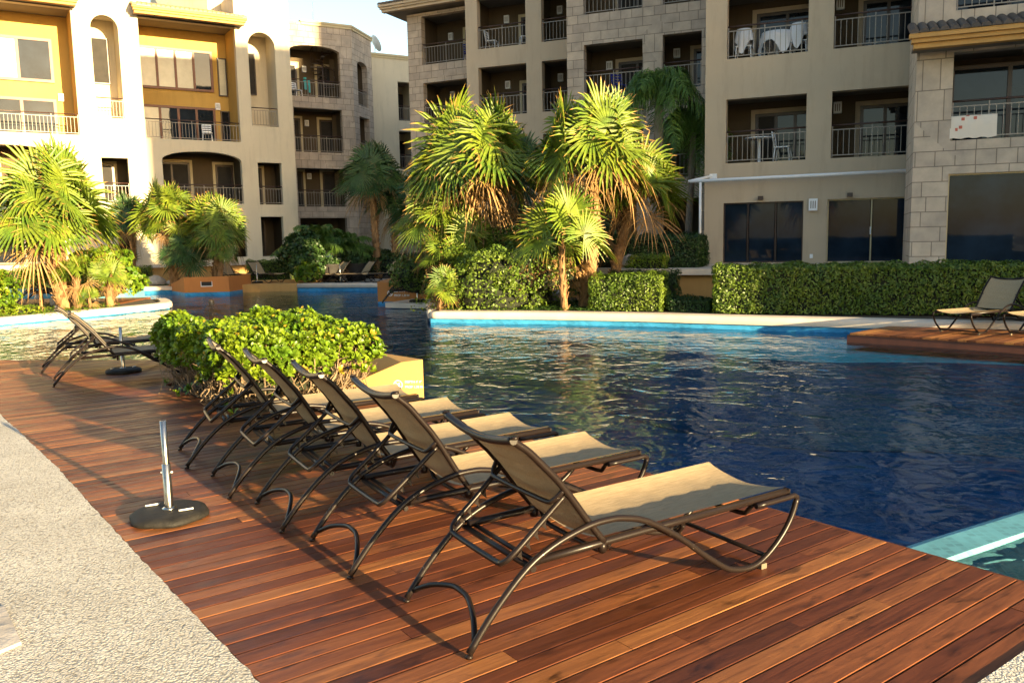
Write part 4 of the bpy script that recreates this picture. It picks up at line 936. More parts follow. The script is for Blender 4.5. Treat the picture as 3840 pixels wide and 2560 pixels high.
def blob(label, c, r, n, size, mat, cat='shrub', name='shrub', amp=.28, mats=None, group=None, wide=.6, fill=.5):
    t = thing(name, label, cat, (c[0], c[1], c[2] - r[2]), 0, group); d = rnd_unit(n); d[:, 2] = np.where(d[:, 2] < -.55, -d[:, 2], d[:, 2])
    k = np.array([1 + amp * (noise.noise(Vector(p) * 1.9 + Vector(c)) * 1.3 + noise.noise(Vector(p) * 4.5 + Vector(c)) * .7) for p in d]); rr = k * (1 - RNG.exponential(.09, n) * fill * 1.6)
    P = d * rr[:, None] * np.array(r) + np.array(c); scatter('foliage', local(P, t), d, size, mat, t, .9, wide)
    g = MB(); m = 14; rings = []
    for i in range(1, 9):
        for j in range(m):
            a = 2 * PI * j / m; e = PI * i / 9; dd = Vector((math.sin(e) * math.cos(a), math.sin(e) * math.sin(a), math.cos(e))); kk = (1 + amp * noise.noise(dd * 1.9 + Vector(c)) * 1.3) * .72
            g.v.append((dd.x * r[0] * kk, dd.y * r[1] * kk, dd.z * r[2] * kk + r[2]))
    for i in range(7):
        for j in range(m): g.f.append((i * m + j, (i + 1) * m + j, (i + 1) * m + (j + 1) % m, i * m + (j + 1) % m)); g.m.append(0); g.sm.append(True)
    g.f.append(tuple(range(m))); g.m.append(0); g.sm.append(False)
    g.build('dark_core', M['core'], t); return t
blob('big loose rounded bush under the tall palms, right at the coping', (-.25, 18.75, .62), (1.5, 1.0, .98), 12000, .068, M['hleaf2'], amp=.5)
blob('dry brown twiggy shrub between the bush and the short fan palm', (.75, 18.5, .75), (.75, .45, .42), 2600, .075, M['dead'], amp=.4, wide=.22)
blob('bushy dark green mass at the back of the palm bed', (-.1, 20.6, .9), (1.7, 1.0, 1.0), 7000, .07, M['hleaf3'])
blob('leafy bush at the left end of the middle palm bed', (-2.5, 22.3, .62), (.75, .8, .6), 3600, .07, M['hleaf2'])
blob('round dark shrub with yellow leaves hanging over the far coping', (-8.05, 32.6, .95), (.85, .8, 1.0), 4200, .13, M['hleaf3'], wide=.8)
blob('yellow-green hanging leaves at the foot of the round dark shrub', (-7.75, 31.7, .45), (.45, .4, .42), 500, .14, M['hleaf'], wide=.9)
blob('sunlit round leafy bush right of the left palm trunks', (-12.2, 24.8, .75), (1.15, .9, .85), 3000, .13, M['hleaf'], wide=.9)
blob('bright leafy bush at the far left edge of the picture', (-12.95, 20.2, .45), (.85, .8, .66), 4500, .085, M['hleaf'], wide=.6)
blob('low plants at the foot of the left palms', (-12.6, 20.6, .06), (.9, .5, .16), 900, .07, M['hleaf'], 'shrub')
blob('low dark planting in front of the big stone building', (-4.6, 36.4, .5), (2.0, .9, .6), 4000, .10, M['hleaf3'])
blob('dark bushes below the far fan palms', (-6.4, 37.2, .6), (1.4, .9, .75), 4000, .10, M['hleaf3'])
blob('dark shrubs behind the right palm trunks', (2.4, 23.4, 1.2), (1.3, .8, .7), 4000, .08, M['hleaf3'])
# low ground cover in the beds
def ground_cover(name, c, r, n, size, mat, z=.05):
    a = RNG.uniform(0, 2 * PI, n); q = np.sqrt(RNG.uniform(0, 1, n)); P = np.stack([c[0] + np.cos(a) * q * r[0], c[1] + np.sin(a) * q * r[1], z + RNG.uniform(0, .07, n)], 1)
    o = scatter(name, P, np.tile([0, 0, 1.], (n, 1)), size, mat, None, .8); tag(o, kind='stuff'); return o
ground_cover('ground_cover', (1.2, 18.9), (3.2, 1.4), 6000, .06, M['hleaf3']); ground_cover('ground_cover', (-12.5, 21.8), (1.9, 2.4), 3500, .06, M['hleaf2'], .0)
ground_cover('ground_cover', (-13.0, 33.2), (2.2, 1.2), 1500, .08, M['hleaf3'])

# foreground hedge: rosettes of broad leaves on bare twigs
hx = np.array([math.sin(rad(142)), math.cos(rad(142))]); HL = np.array([-4.10, 9.52])
hroot = thing('leafy_hedge', 'foreground box hedge of broad glossy leaves with bare pale twigs showing below', 'hedge', (-2.8, 9.1, 0))
Lh, Wh = 2.40, 1.55; hy = np.array([-hx[1], hx[0]])           # hy: to the right-back (azimuth 52)
hc = HL + hx * Lh / 2 + hy * Wh / 2
def hedge_pts(n, amp, ins=0.):
    P, N = box_points(hc, hx, Lh, Wh, .0, .71, n, .10, amp); 
    return P - N * ins, N
P, N = hedge_pts(3900, .12)
hgt = P[:, 2]; keep = RNG.uniform(0, 1, len(P)) < np.clip((hgt - .24) / .22, .02, 1) ; P, N = P[keep], N[keep]
P2, N2 = hedge_pts(1200, .05, .12); k2 = P2[:, 2] > .42; P = np.concatenate([P, P2[k2]]); N = np.concatenate([N, N2[k2]])
ax = norm(N * .8 + np.array([0, 0, .75]) + rnd_unit(len(P)) * .35); m_ = len(P)
K8 = 8
ra = norm(np.cross(ax, rnd_unit(m_))); rb = np.cross(ax, ra)
VV = []; TT = []
yel = (RNG.uniform(0, 1, m_) < .05) * .6
for k in range(K8):
    an = 2 * PI * k / K8 * 1.0 + RNG.uniform(-.3, .3, (m_, 1)) + .4; tl = RNG.uniform(.35, 1.15, (m_, 1)) if k < 6 else RNG.uniform(.1, .45, (m_, 1))
    d = norm((ra * np.cos(an) + rb * np.sin(an)) * np.sin(tl) + ax * np.cos(tl)); sdv = norm(np.cross(ax, d)); nn = np.cross(d, sdv)
    L = RNG.uniform(.056, .098, (m_, 1)); W = L * .23
    b0 = P + ax * RNG.uniform(-.01, .012, (m_, 1))
    m1 = b0 + d * L * .62 - nn * L * .02; tp = b0 + d * L + nn * (-L * .10)
    VV.append(np.stack([b0, b0 + d * L * .5 + sdv * W * .75 + nn * W * .45, b0 + d * L * .85 + sdv * W * .95 + nn * W * .2, tp, b0 + d * L * .85 - sdv * W * .95 + nn * W * .2, b0 + d * L * .5 - sdv * W * .75 + nn * W * .45, b0 + d * L * .5, b0 + d * L * .88 - nn * L * .03], 1))
    TT.append(np.stack([0 * yel, .3 + yel, .4 + yel, .5 + yel, .4 + yel, .3 + yel, .3 + yel, .4 + yel], 1))
V = np.concatenate(VV).reshape(-1, 3); T = np.concatenate(TT).reshape(-1); nl = len(V) // 8; base = np.arange(nl)[:, None] * 8
F = np.concatenate([base + np.array([[0, 6, 1, 1]]), base + np.array([[0, 5, 6, 6]])]); 
quads = np.concatenate([base + np.array([[1, 6, 7, 2]]), base + np.array([[6, 5, 4, 7]])]); tris = np.concatenate([base + np.array([[0, 6, 1]]), base + np.array([[0, 5, 6]]), base + np.array([[2, 7, 3]]), base + np.array([[7, 4, 3]])])
F = np.concatenate([tris, quads[:, [0, 1, 2]], quads[:, [0, 2, 3]]])
npmesh('foliage', local(V, hroot), F, M['hleaf'], hroot, {'t': T}, smooth=True)
g = MB(); rnd = random.Random(11)
targets = P[RNG.choice(len(P), 460)]
for i in range(460):
    tg = Vector(targets[i]); b = Vector((hc[0] + hx[0] * rnd.uniform(-.42, .42) * Lh + hy[0] * rnd.uniform(-.36, .36) * Wh, hc[1] + hx[1] * rnd.uniform(-.42, .42) * Lh + hy[1] * rnd.uniform(-.36, .36) * Wh, 0))
    b = b.lerp(Vector((tg.x, tg.y, 0)), rnd.uniform(.45, .92)); pts = []
    for k in range(6):
        f_ = k / 5; p = b.lerp(tg, f_); j = .075 * math.sin(PI * min(1, f_ + .15)); pts.append((p.x + rnd.uniform(-j, j), p.y + rnd.uniform(-j, j), p.z * (.25 + .75 * f_) + rnd.uniform(-j, j) * .6 if k else 0.0))
    pp = smooth_path(pts, 2); r0 = rnd.uniform(.006, .012); g.tube(pp, [r0 * (1 - .6 * q / len(pp)) for q in range(len(pp))], 0, 5, False)
    for z_ in range(2):
        q = pp[rnd.randrange(3, len(pp) - 1)]; e = q + Vector((rnd.uniform(-.14, .14), rnd.uniform(-.14, .14), rnd.uniform(-.02, .14))); g.tube([q, q.lerp(e, .5) + Vector((0, 0, rnd.uniform(-.03, .03))), e], [.0045, .004, .003], 0, 4, False)
g.build('branches', M['twig'], hroot, W4(hroot))
g = MB(); g.obox((hc[0], hc[1], .37), Vector((*hx, 0)) * (Lh / 2 - .34), Vector((*hy, 0)) * (Wh / 2 - .34), (0, 0, .26)); g.build('dark_core', M['core'], hroot, W4(hroot))
g = MB(); g.prism([(-4.06, 9.54), (-2.53, 7.66), (-1.94, 8.6), (-1.98, 9.08), (-1.8, 9.38), (-1.53, 9.5), (-2.75, 10.95), (-3.6, 10.9)], -1.4, -.03); struct('planter_soil', g, M['soil'])

# palms ------------------------------------------------------------
def fan_leaves(hubs, axes, norms, R, nb=34, spread=2.5, droop=.12, width=1.0, cup=.12, jag=.12):
    """blades for many fan leaves; returns V, F(tris), t"""
    n = len(hubs); ph = np.linspace(-spread, spread, nb)[None, :, None] + RNG.normal(0, .02, (n, nb, 1))
    A = axes[:, None, :]; N = norms[:, None, :]; B = np.cross(N, A); d = norm(A * np.cos(ph) + B * np.sin(ph) + N * cup)
    s = norm(np.cross(N, d)); R = np.asarray(R).reshape(-1, 1, 1) * np.ones((n, nb, 1)); L = R * (.80 + .20 * np.cos(ph * .55)) * (1 + jag * RNG.uniform(-1, 1, (n, nb, 1)))
    h = hubs[:, None, :] * np.ones((1, nb, 1)); dph = 2 * spread / nb; z = np.array([0, 0, 1.]); dr = droop * (1 + .5 * RNG.uniform(-1, 1, (n, nb, 1)))
    w1 = L * .46 * dph * .52 * width; w2 = w1 * .72
    c1 = h + d * L * .46 - z * L * dr * .15; c2 = h + d * L * .78 - z * L * dr * .5; tp = h + d * L - z * L * dr * 1.05
    V = np.stack([h, c1 + s * w1 + N * w1 * .5, c1 - N * w1 * .2, c1 - s * w1 + N * w1 * .5, c2 + s * w2 + N * w2 * .5, c2 - N * w2 * .2, c2 - s * w2 + N * w2 * .5, tp], 2)
    V = V.reshape(-1, 3); m = n * nb; b = np.arange(m)[:, None] * 8
    tri = [[0, 2, 1], [0, 3, 2], [1, 2, 5], [1, 5, 4], [2, 3, 6], [2, 6, 5], [4, 5, 7], [5, 6, 7]]
    F = np.concatenate([b + np.array([q]) for q in tri]); t = np.tile([0, .25, .25, .25, .55, .55, .55, 1.], m)
    return V, F, t
def crown_dirs(n, e0, e1, seed=0):
    r_ = np.random.default_rng(seed); k = np.arange(n); az = k * 2.39996 + r_.uniform(-.3, .3, n); e = np.radians(e0 + (e1 - e0) * (k + .5) / n + r_.uniform(-6, 6, n))
    return np.stack([np.cos(e) * np.cos(az), np.cos(e) * np.sin(az), np.sin(e)], 1)
def fan_palm(label, base, top, R, n=26, e0=82, e1=-25, dead=8, trunk_r=.10, mat='fan', seed=1, group=None, face=None, nb=34, boots=90, name='fan_palm', bark='bark', leafk=.56):
    root = thing(name, label, 'palm tree', tuple(base), 0, group); b = Vector(base); c = Vector(top); r_ = np.random.default_rng(seed); rnd = random.Random(seed)
    D = crown_dirs(n, e0, e1, seed); Lp = R * (1 - leafk) * (.8 + .4 * r_.uniform(0, 1, (n, 1))); hub = np.array(c) + D * Lp; z = np.array([0, 0, 1.])
    ax = norm(D * (1 - .0 * D[:, 2:3]) + z * (-.12 - .55 * np.clip(.85 - D[:, 2:3], 0, .7)) + r_.normal(0, .12, (n, 3))); Dh = norm(D * np.array([1, 1, 0.]) + 1e-3); up = norm(Dh * 1.0 + z * (.75 - .5 * D[:, 2:3]) + .38 * r_.normal(0, 1, (n, 3)))
    ax = norm(D + z * (D[:, 2:3] - .12) * .9 + r_.normal(0, .18, (n, 3))); ax = norm(ax - up * np.sum(up * ax, 1, keepdims=True)); 
    toc = norm(np.array([0, 0, 1.6]) - np.array(c))                      # the open side of the bed, where fronds turn to the light
    V, F, t = fan_leaves(hub, ax, up, R * leafk * (.82 + .34 * r_.uniform(0, 1, n)), nb, 2.5, .16, .92)
    # petioles
    g = MB()
    for i in range(n):
        p = Vector(hub[i]); q = c + Vector(D[i]) * .03; mid = q.lerp(p, .5) + Vector((0, 0, .03 * R)); g.tube([q - b, mid - b, p - b], [.018, .013, .009], 0, 4, False)
    g.build('petioles', M[mat], root)
    npmesh('crown', local(V, root), F, M[mat], root, {'t': t}, smooth=False)
    if dead:
        D2 = crown_dirs(dead, -5, -70, seed + 9); hub2 = np.array(c) - z * .1 * R + D2 * R * .42 * r_.uniform(.5, 1.2, (dead, 1)); a2 = norm(D2 * .8 - z * .6 + r_.normal(0, .2, (dead, 3))); sN = norm(D2 - a2 * np.sum(D2 * a2, 1, keepdims=True))
        V, F, t = fan_leaves(hub2, a2, sN, R * .48 * (.5 + .6 * r_.uniform(0, 1, dead)), 22, 1.9, .6, .5, .3, .4); npmesh('dry_fronds', local(V, root), F, M['dead'], root, {'t': t})
    H = (c - b).length; g = MB(); pts = [Vector((0, 0, -.05))]; k = max(4, int(H / .35)); lean = c - b; bow = Vector((rnd.uniform(-.05, .05), rnd.uniform(-.05, .05), 0)) * H
    for i in range(1, k + 1): f_ = i / k; pts.append(lean * f_ + bow * math.sin(PI * f_))
    rr = [trunk_r * (1.25 - .45 * (i / k)) * rnd.uniform(.92, 1.08) for i in range(k + 1)]; g.tube(pts, rr, 0, 12)
    for i in range(boots):
        f_ = (i + .5) / boots; f_ = f_ ** .8; p = lean * f_ + bow * math.sin(PI * f_); a = i * 2.4 + rnd.uniform(-.3, .3); o = Vector((math.cos(a), math.sin(a), 0)); s_ = Vector((-o.y, o.x, 0)); rad_ = trunk_r * (1.2 - .42 * f_); w = trunk_r * rnd.uniform(.25, .5); hgt_ = rnd.uniform(.07, .17) * (1 + R * .15)
        q0 = p + o * rad_ * .8; g.add([q0 - s_ * w, q0 + s_ * w, q0 + s_ * w * .4 + o * rad_ * .75 + Vector((0, 0, hgt_)), q0 - s_ * w * .4 + o * rad_ * .75 + Vector((0, 0, hgt_)), q0 + o * .02 + Vector((0, 0, hgt_ * .75))], [(0, 1, 2, 3), (3, 2, 4), (1, 4, 2), (0, 3, 4)])
    g.build('trunk', M[bark], root); return root
CG = 'fan palms in the middle bed'
fan_palm('tall fan palm with dry skirt at the left of the middle bed', (-.62, 20.0, .05), (-.80, 20.0, 3.5), 1.9, 28, 54, -18, dead=14, trunk_r=.11, seed=1)
fan_palm('tallest fan palm, right of centre, trunk rising straight from the coping', (1.62, 18.5, .05), (1.82, 18.6, 3.5), 1.75, 28, 56, -16, dead=14, trunk_r=.12, seed=2)
fan_palm('sunlit mid-height fan palm just right of the tallest one', (2.35, 19.6, .05), (2.95, 19.4, 2.65), 1.35, 22, 66, -18, dead=8, trunk_r=.11, seed=3)
fan_palm('short green fan palm in front of the tallest trunk', (1.15, 17.75, .05), (1.12, 17.8, 1.45), 1.35, 14, 75, 0, dead=1, trunk_r=.07, seed=4, boots=50)
fan_palm('leaning fan palm at the left end of the middle bed', (-1.9, 20.4, .05), (-1.75, 20.3, 2.1), 1.35, 24, 70, dead=7, trunk_r=.08, seed=5)
fan_palm('low fan palm with one bright frond left of the bush', (-1.75, 19.4, .05), (-1.62, 19.3, 1.25), .8, 10, 60, -20, dead=3, trunk_r=.05, seed=6, boots=20)
fan_palm('dwarf fan palm at the left tip of the coping', (-1.62, 18.2, .05), (-1.5, 18.15, .52), .62, 11, 80, -5, dead=2, trunk_r=.045, seed=7, boots=10)
fan_palm('low green fan palm half hidden at the back left of the middle bed', (-1.1, 19.9, .05), (-1.15, 19.8, 1.5), 1.2, 16, 70, -10, dead=4, trunk_r=.07, seed=41)
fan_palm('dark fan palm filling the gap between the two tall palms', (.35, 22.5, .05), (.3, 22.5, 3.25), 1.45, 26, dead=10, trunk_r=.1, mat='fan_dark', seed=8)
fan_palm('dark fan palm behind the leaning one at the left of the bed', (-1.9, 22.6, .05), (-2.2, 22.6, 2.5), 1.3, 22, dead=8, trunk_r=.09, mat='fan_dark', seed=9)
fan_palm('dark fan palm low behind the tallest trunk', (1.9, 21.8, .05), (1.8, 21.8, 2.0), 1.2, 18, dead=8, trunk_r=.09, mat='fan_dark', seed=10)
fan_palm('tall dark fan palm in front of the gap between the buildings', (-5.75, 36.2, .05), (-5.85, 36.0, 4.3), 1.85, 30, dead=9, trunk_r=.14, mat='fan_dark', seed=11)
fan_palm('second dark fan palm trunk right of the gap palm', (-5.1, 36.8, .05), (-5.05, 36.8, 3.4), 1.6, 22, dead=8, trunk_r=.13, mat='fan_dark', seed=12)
fan_palm('big sunlit fan palm with thick pale trunk on the left island', (-11.95, 22.2, -.02), (-12.25, 22.2, 2.5), 2.1, 32, 66, dead=3, trunk_r=.17, seed=13, e1=-18, boots=150)
fan_palm('upper crown palm just behind the big one on the left island', (-12.3, 23.0, -.02), (-12.4, 23.0, 3.2), 1.45, 22, dead=1, trunk_r=.13, seed=14)
fan_palm('small bright fan palm right of the thick trunk', (-11.55, 22.0, -.02), (-11.45, 21.9, .85), .66, 10, 85, 5, dead=3, trunk_r=.09, seed=15, boots=40)
fan_palm('small bright fan palm at the right end of the left island', (-10.95, 22.6, -.02), (-10.85, 22.5, .80), .74, 11, 85, 0, dead=4, trunk_r=.09, seed=16, boots=40)
fan_palm('tiny fan palm between the small bright ones', (-11.2, 22.0, -.02), (-11.15, 21.9, .30), .42, 8, 80, 5, dead=1, trunk_r=.04, seed=17, boots=6)
fan_palm('dark-based fan palm on the terracotta wedge, left one', (-12.6, 31.2, .1), (-12.7, 31.2, 2.7), 1.55, 28, dead=3, trunk_r=.15, seed=18, e1=-35)
fan_palm('sunlit fan palm on the terracotta wedge, right one', (-11.0, 31.0, .3), (-10.85, 31.0, 2.25), 1.45, 28, dead=4, trunk_r=.14, seed=19, e1=-35)
fan_palm('low yellow fan palm at the right of the terracotta wedge', (-10.75, 30.6, .4), (-10.55, 30.5, 1.35), .85, 12, 70, -20, dead=4, trunk_r=.08, seed=20, boots=20)
fan_palm('dark low fan palm at the foot of the wedge cluster', (-12.0, 31.0, .2), (-12.1, 30.9, 1.35), 1.1, 20, 60, -45, dead=3, trunk_r=.1, mat='fan_dark', seed=21)
fan_palm('dark spiky dwarf palm left of the island palm', (-13.0, 22.9, -.01), (-13.0, 22.9, .75), .7, 10, 70, -10, dead=2, trunk_r=.05, mat='fan', seed=22, boots=8)
fan_palm('dark fan palm in shade against the left building', (-15.4, 33.6, .1), (-15.2, 33.4, 2.6), 1.3, 18, dead=4, trunk_r=.1, mat='fan_dark', seed=23)
# potted palm on the terrace wall
pp = thing('potted_palm', 'small palm in a pale bowl on the orange terrace wall at the left', 'potted plant', (-16.75, 36.6, .83))
g = MB(); g.lathe([(0, 0), (.2, 0), (.34, .16), (.36, .2), (.3, .2), (.28, .15), (0, .15)], n=20); g.build('pot', M['cap'], pp)
D = crown_dirs(26, 85, 5, 31); V, F, t = fan_leaves(np.array([[0, 0, .2]]) + D * .22, norm(D), norm(np.array([0, 0, 1.]) - D * D[:, 2:3] + 1e-3), .34, 14, 1.2, .15); npmesh('foliage', V, F, M['fan_dark'], pp, {'t': t})
# feather palms
def feather_palm(label, base, top, R, n=18, e0=75, e1=-15, trunk_r=.14, seed=1, mat='feather', nl=56, droop=.8, trunk=True, hang=.28):
    root = thing('feather_palm', label, 'palm tree', tuple(base)); b = Vector(base); c = Vector(top); rnd = random.Random(seed); D = crown_dirs(n, e0, e1, seed); g = MB(); VV = []; TT = []
    for i in range(n):
        d = Vector(D[i]); hz = Vector((d.x, d.y, 0)).normalized() if Vector((d.x, d.y, 0)).length > .05 else Vector((1, 0, 0)); L = R * rnd.uniform(.85, 1.15); pts = []
        for k in range(11):
            f_ = k / 10; p = c + d * L * f_ - Vector((0, 0, 1)) * droop * L * f_ ** 2.3 * .75 + hz * .12 * L * f_ * f_; pts.append(p)
        g.tube([p - b for p in pts], [.022 * (1 - .8 * k / 10) for k in range(11)], 0, 5, False)
        for k in range(nl):
            f_ = .14 + .86 * k / nl; x = f_ * 10; j = min(int(x), 9); p = pts[j].lerp(pts[j + 1], x - j); tn = (pts[j + 1] - pts[j]).normalized(); sd_ = tn.cross(Vector((0, 0, 1))); sd_.normalize()
            ll = R * hang * math.sin(PI * min(1, .12 + f_ * .85)) ** .7 * rnd.uniform(.8, 1.15)
            for sgn in (-1, 1):
                q = (sd_ * sgn * rnd.uniform(.5, 1.) + tn * .55 + Vector((0, 0, rnd.uniform(-.3, .5)))).normalized(); w = tn * .010 * R
                m1 = p + q * ll * .5 - Vector((0, 0, ll * .12)); e = p + q * ll * .85 - Vector((0, 0, ll * rnd.uniform(.45, .85))); VV += [p - w * .6, p + w * .6, m1 + w, m1 - w, e + w * .3, e - w * .3]; TT += [0, 0, .4, .4, .8, .8]
    V = np.array([tuple(v - b) for v in VV]); m = len(V) // 6; bb = np.arange(m)[:, None] * 6; F = np.concatenate([bb + np.array([[0, 1, 2, 3]]), bb + np.array([[3, 2, 4, 5]])]); npmesh('crown', V, F, M[mat], root, {'t': TT}); g.build('fronds_midribs', M[mat], root)
    if trunk:
        g = MB(); H = c.z - b.z; k = max(6, int(H / .22)); pts = [(c - b) * (i / k) for i in range(k + 1)]; g.tube(pts, [trunk_r * (1.15 - .35 * i / k) * (1.03 if i % 2 else .97) for i in range(k + 1)], 0, 14)
        g.tube([(c - b) - Vector((0, 0, .55)), (c - b) - Vector((0, 0, .3)), (c - b)], [trunk_r * .8, trunk_r * .85, trunk_r * .35], 1, 12); g.build('trunk', [M['bark_grey'], M[mat]], root)
    return root
feather_palm('tall dark feather palm with drooping fronds, right of the fan palms', (4.5, 25.5, .78), (4.52, 25.3, 6.0), 1.5, 24, 85, -20, .15, 3, droop=1.15, hang=.42)
feather_palm('lower drooping feather palm in shade against the stone wall', (5.6, 26.4, .78), (5.75, 26.1, 5.3), 1.35, 20, 60, -45, .10, 5, droop=1.6, hang=.5)
feather_palm('dark feathery palm clump left of the far fan palms', (-8.15, 35.0, .05), (-8.15, 35.0, 1.5), 1.7, 22, 85, 15, .05, 7, droop=.7, trunk=False)
feather_palm('dark feathery palm clump beside the round shrub', (-7.1, 35.6, .05), (-7.1, 35.6, 1.3), 1.6, 20, 85, 10, .05, 8, droop=.7, trunk=False)
feather_palm('bushy arching plant by the stone column', (-3.8, 35.2, .05), (-3.8, 35.2, .4), 1.1, 20, 80, 10, .05, 9, droop=.6, trunk=False, nl=40)

# copied palms and an added hedge behind the photographer, for the glass to mirror
for k, (x, y, s_) in enumerate(((-4.5, -6.5, 1.3), (-9.5, -4.0, 1.1), (-7.5, -11, 1.5), (-14, -9, 1.4))):
    c = copy_tree(SC.objects['fan_palm']); c.location = (x, y, 0); c.scale = (s_,) * 3; c.rotation_euler = (0, 0, k * 1.3); c['label'] = ['beach-side fan palm nearest the photographer, out of the picture', 'beach-side fan palm further left behind the camera', 'large beach-side fan palm farthest back behind the camera', 'large beach-side fan palm at the outer left behind the camera'][k]
box_hedge('long unseen hedge added behind the photographer as a dark band in the glass', (-26, -14), (2, -22), 1.2, 0, 1.3, 5000, .16, M['hleaf3'])  # added to darken the lower part of the mirror image
# rocks, pots ------------------------------------------------------
def rock(label, c, r, seed):
    g = MB(); rnd = Vector((seed * 3.1, seed, 0)); m, n = 12, 8
    for i in range(n + 1):
        for j in range(m):
            a = 2 * PI * j / m; e = PI * i / n; d = Vector((math.sin(e) * math.cos(a), math.sin(e) * math.sin(a), math.cos(e))); k = 1 + .45 * noise.noise(d * 1.6 + rnd); g.v.append((d.x * r[0] * k, d.y * r[1] * k, max(-.3 * r[2], d.z * r[2] * k)))
    for i in range(n):
        for j in range(m): g.f.append((i * m + j, (i + 1) * m + j, (i + 1) * m + (j + 1) % m, i * m + (j + 1) % m)); g.m.append(0); g.sm.append(False)
    o = g.build('rock', M['rock']); o.location = c; tag(o, label, 'rock')
rock('larger pale rock beside the terracotta wedge', (-13.9, 32.4, .22), (.42, .3, .26), 1); rock('smaller pale rock beside the terracotta wedge', (-13.2, 32.5, .18), (.26, .2, .17), 2)
rock('white pointed rock on the left palm island', (-12.6, 22.9, .1), (.14, .14, .24), 3); rock('pale stone lump by the dark raised hedge', (3.0, 21.2, .95), (.2, .16, .2), 4)
def pot(label, c, r_, h, mat):
    t = thing('plant_pot', label, 'pot', c); g = MB(); g.lathe([(0, 0), (r_ * .8, 0), (r_, h * .5), (r_ * .95, h * .93), (r_ * 1.04, h), (r_ * .85, h), (r_ * .85, h * .9), (0, h * .9)], n=24); g.build('pot_body', mat, t)
    d = rnd_unit(500); P = d * np.array([r_, r_, .25]) * RNG.uniform(.5, 1.1, (500, 1)) + np.array([0, 0, h + .08]); scatter('foliage', P, d, .09, M['hleaf3'], t)
pot('left of the two dark glazed plant pots behind the far coping', (-7.35, 33.9, .04), .42, .72, M['interior']); pot('right of the two dark glazed plant pots behind the far coping', (-6.35, 34.2, .04), .45, .72, M['interior'])

# ================================================================== AWNING FRAME, DISH, BALCONY THINGS
aw = thing('awning_frame', 'white retracted awning bar with post, mounted across the beige wall', 'awning', tuple(FA.m @ Vector((-3.4, -.3, .78))))
def fl_(F, root): return Matrix.Translation(-Vector(root.location)) @ F.m
g = MB(); g.tube([(-3.75, -.35, 3.13), (2.0, -.35, 3.16)], .045, 0, 10); g.build('roller_bar', M['white'], aw, fl_(FA, aw))
g = MB(); g.tube([(-3.46, -.35, 3.1), (-3.46, -.35, .79)], .035, 0, 8); g.build('post', M['white'], aw, fl_(FA, aw))
g = MB(); g.tube([(-3.8, -.35, 3.13), (-3.2, -.06, 3.27)], .035, 0, 8); g.box(-3.25, -3.05, -.08, -.003, 3.2, 3.33); g.build('bracket', M['white'], aw, fl_(FA, aw)); g = MB(); g.box(1.9, 2.02, -.4, -.003, 3.1, 3.24); g.build('bracket', M['white'], aw, fl_(FA, aw))
ds = thing('satellite_dish', 'small satellite dish on the roof of the set-back wing', 'satellite dish', tuple(FK.m @ Vector((-1.35, 1, 12.57))))
g = MB(); n = 20
for i in range(6):
    for k in range(n): a = 2 * PI * k / n; rr = .5 * i / 5; g.v.append((rr * math.cos(a), rr * math.sin(a), rr * rr * .45))
for i in range(5):
    for k in range(n): g.f.append((i * n + k, (i + 1) * n + k, (i + 1) * n + (k + 1) % n, i * n + (k + 1) % n)); g.m.append(0); g.sm.append(True)
g.build('dish', M['zinc'], ds, Matrix.Translation((0, 0, .75)) @ Matrix.Rotation(rad(62), 4, Vector((-.5, .85, 0))))
g = MB(); g.tube([(0, 0, 0), (0, 0, .72)], .025, 0, 6); g.build('mast', M['zinc'], ds); g = MB(); g.tube([(0, 0, .72), (-.45, -.1, .95)], .015, 0, 6); g.build('feed_arm', M['zinc'], ds)
an = thing('roof_antenna', 'thin wire antenna standing above the stone end tower', 'antenna', tuple(FS.m @ Vector((1.1, 2.5, 12.5)))); g = MB(); g.tube([(0, 0, -.4), (0, 0, 3.6)], .012, 0, 5); g.build('mast', M['zinc'], an)
def chair(label, F, x, y, z, rz, mat='white', group='chairs on the balconies', cloth=None):
    p = F.m @ Vector((x, y, z)); t = thing('balcony_chair', label, 'chair', tuple(p), rz, group); m = M[mat]
    g = MB(); g.box(-.22, .22, -.21, .21, .40, .43); g.build('seat', m, t)
    g = MB(); g.tube([(-.2, .2, .43), (-.21, .27, .85)], .018); g.tube([(.2, .2, .43), (.21, .27, .85)], .018)
    for k in range(4): g.box(-.2, .2, .22 + .015 * k, .235 + .015 * k, .5 + .1 * k, .56 + .1 * k)
    g.build('backrest', m, t)
    for sx in (-1, 1):
        for sy in (-1, 1): g = MB(); g.tube([(.19 * sx, .18 * sy, .41), (.22 * sx, .22 * sy, 0)], .018, 0, 6); g.build('leg', m, t)
    return t
chair('white slatted chair on the lit left balcony', FL, -1.0, .9, 6.46, .4); chair('white chair on the stone tower top balcony', FS, -.5, .9, 9.31, 1.)
chair('white chair at the left of a middle balcony', FD, -2.0, .8, 9.32, 1.2); chair('white chair at the right end of the same middle balcony', FD, -.5, .7, 9.32, -1.4)
chair('blue chair on the stone balcony behind the feather palm', FC, -.4, .8, 6.52, .3, 'blue'); chair('blue chair at the far end of the stone corner balcony', FE, 2.1, .8, 9.32, .3, 'blue')
def table(label, F, x, y, z, cloth=None, r_=.42):
    p = F.m @ Vector((x, y, z)); t = thing('balcony_table', label, 'table', tuple(p)); g = MB(); g.lathe([(0, .70), (r_, .70), (r_, .73), (0, .73)], n=20); g.build('table_top', M['white'], t); g = MB(); g.lathe([(.04, .7), (.04, .05), (.25, .0), (0, 0)], n=10); g.build('leg', M['white'], t); return p
p = table('small table on the beige balcony under a white cloth', FA, -1.55, .9, 6.46)
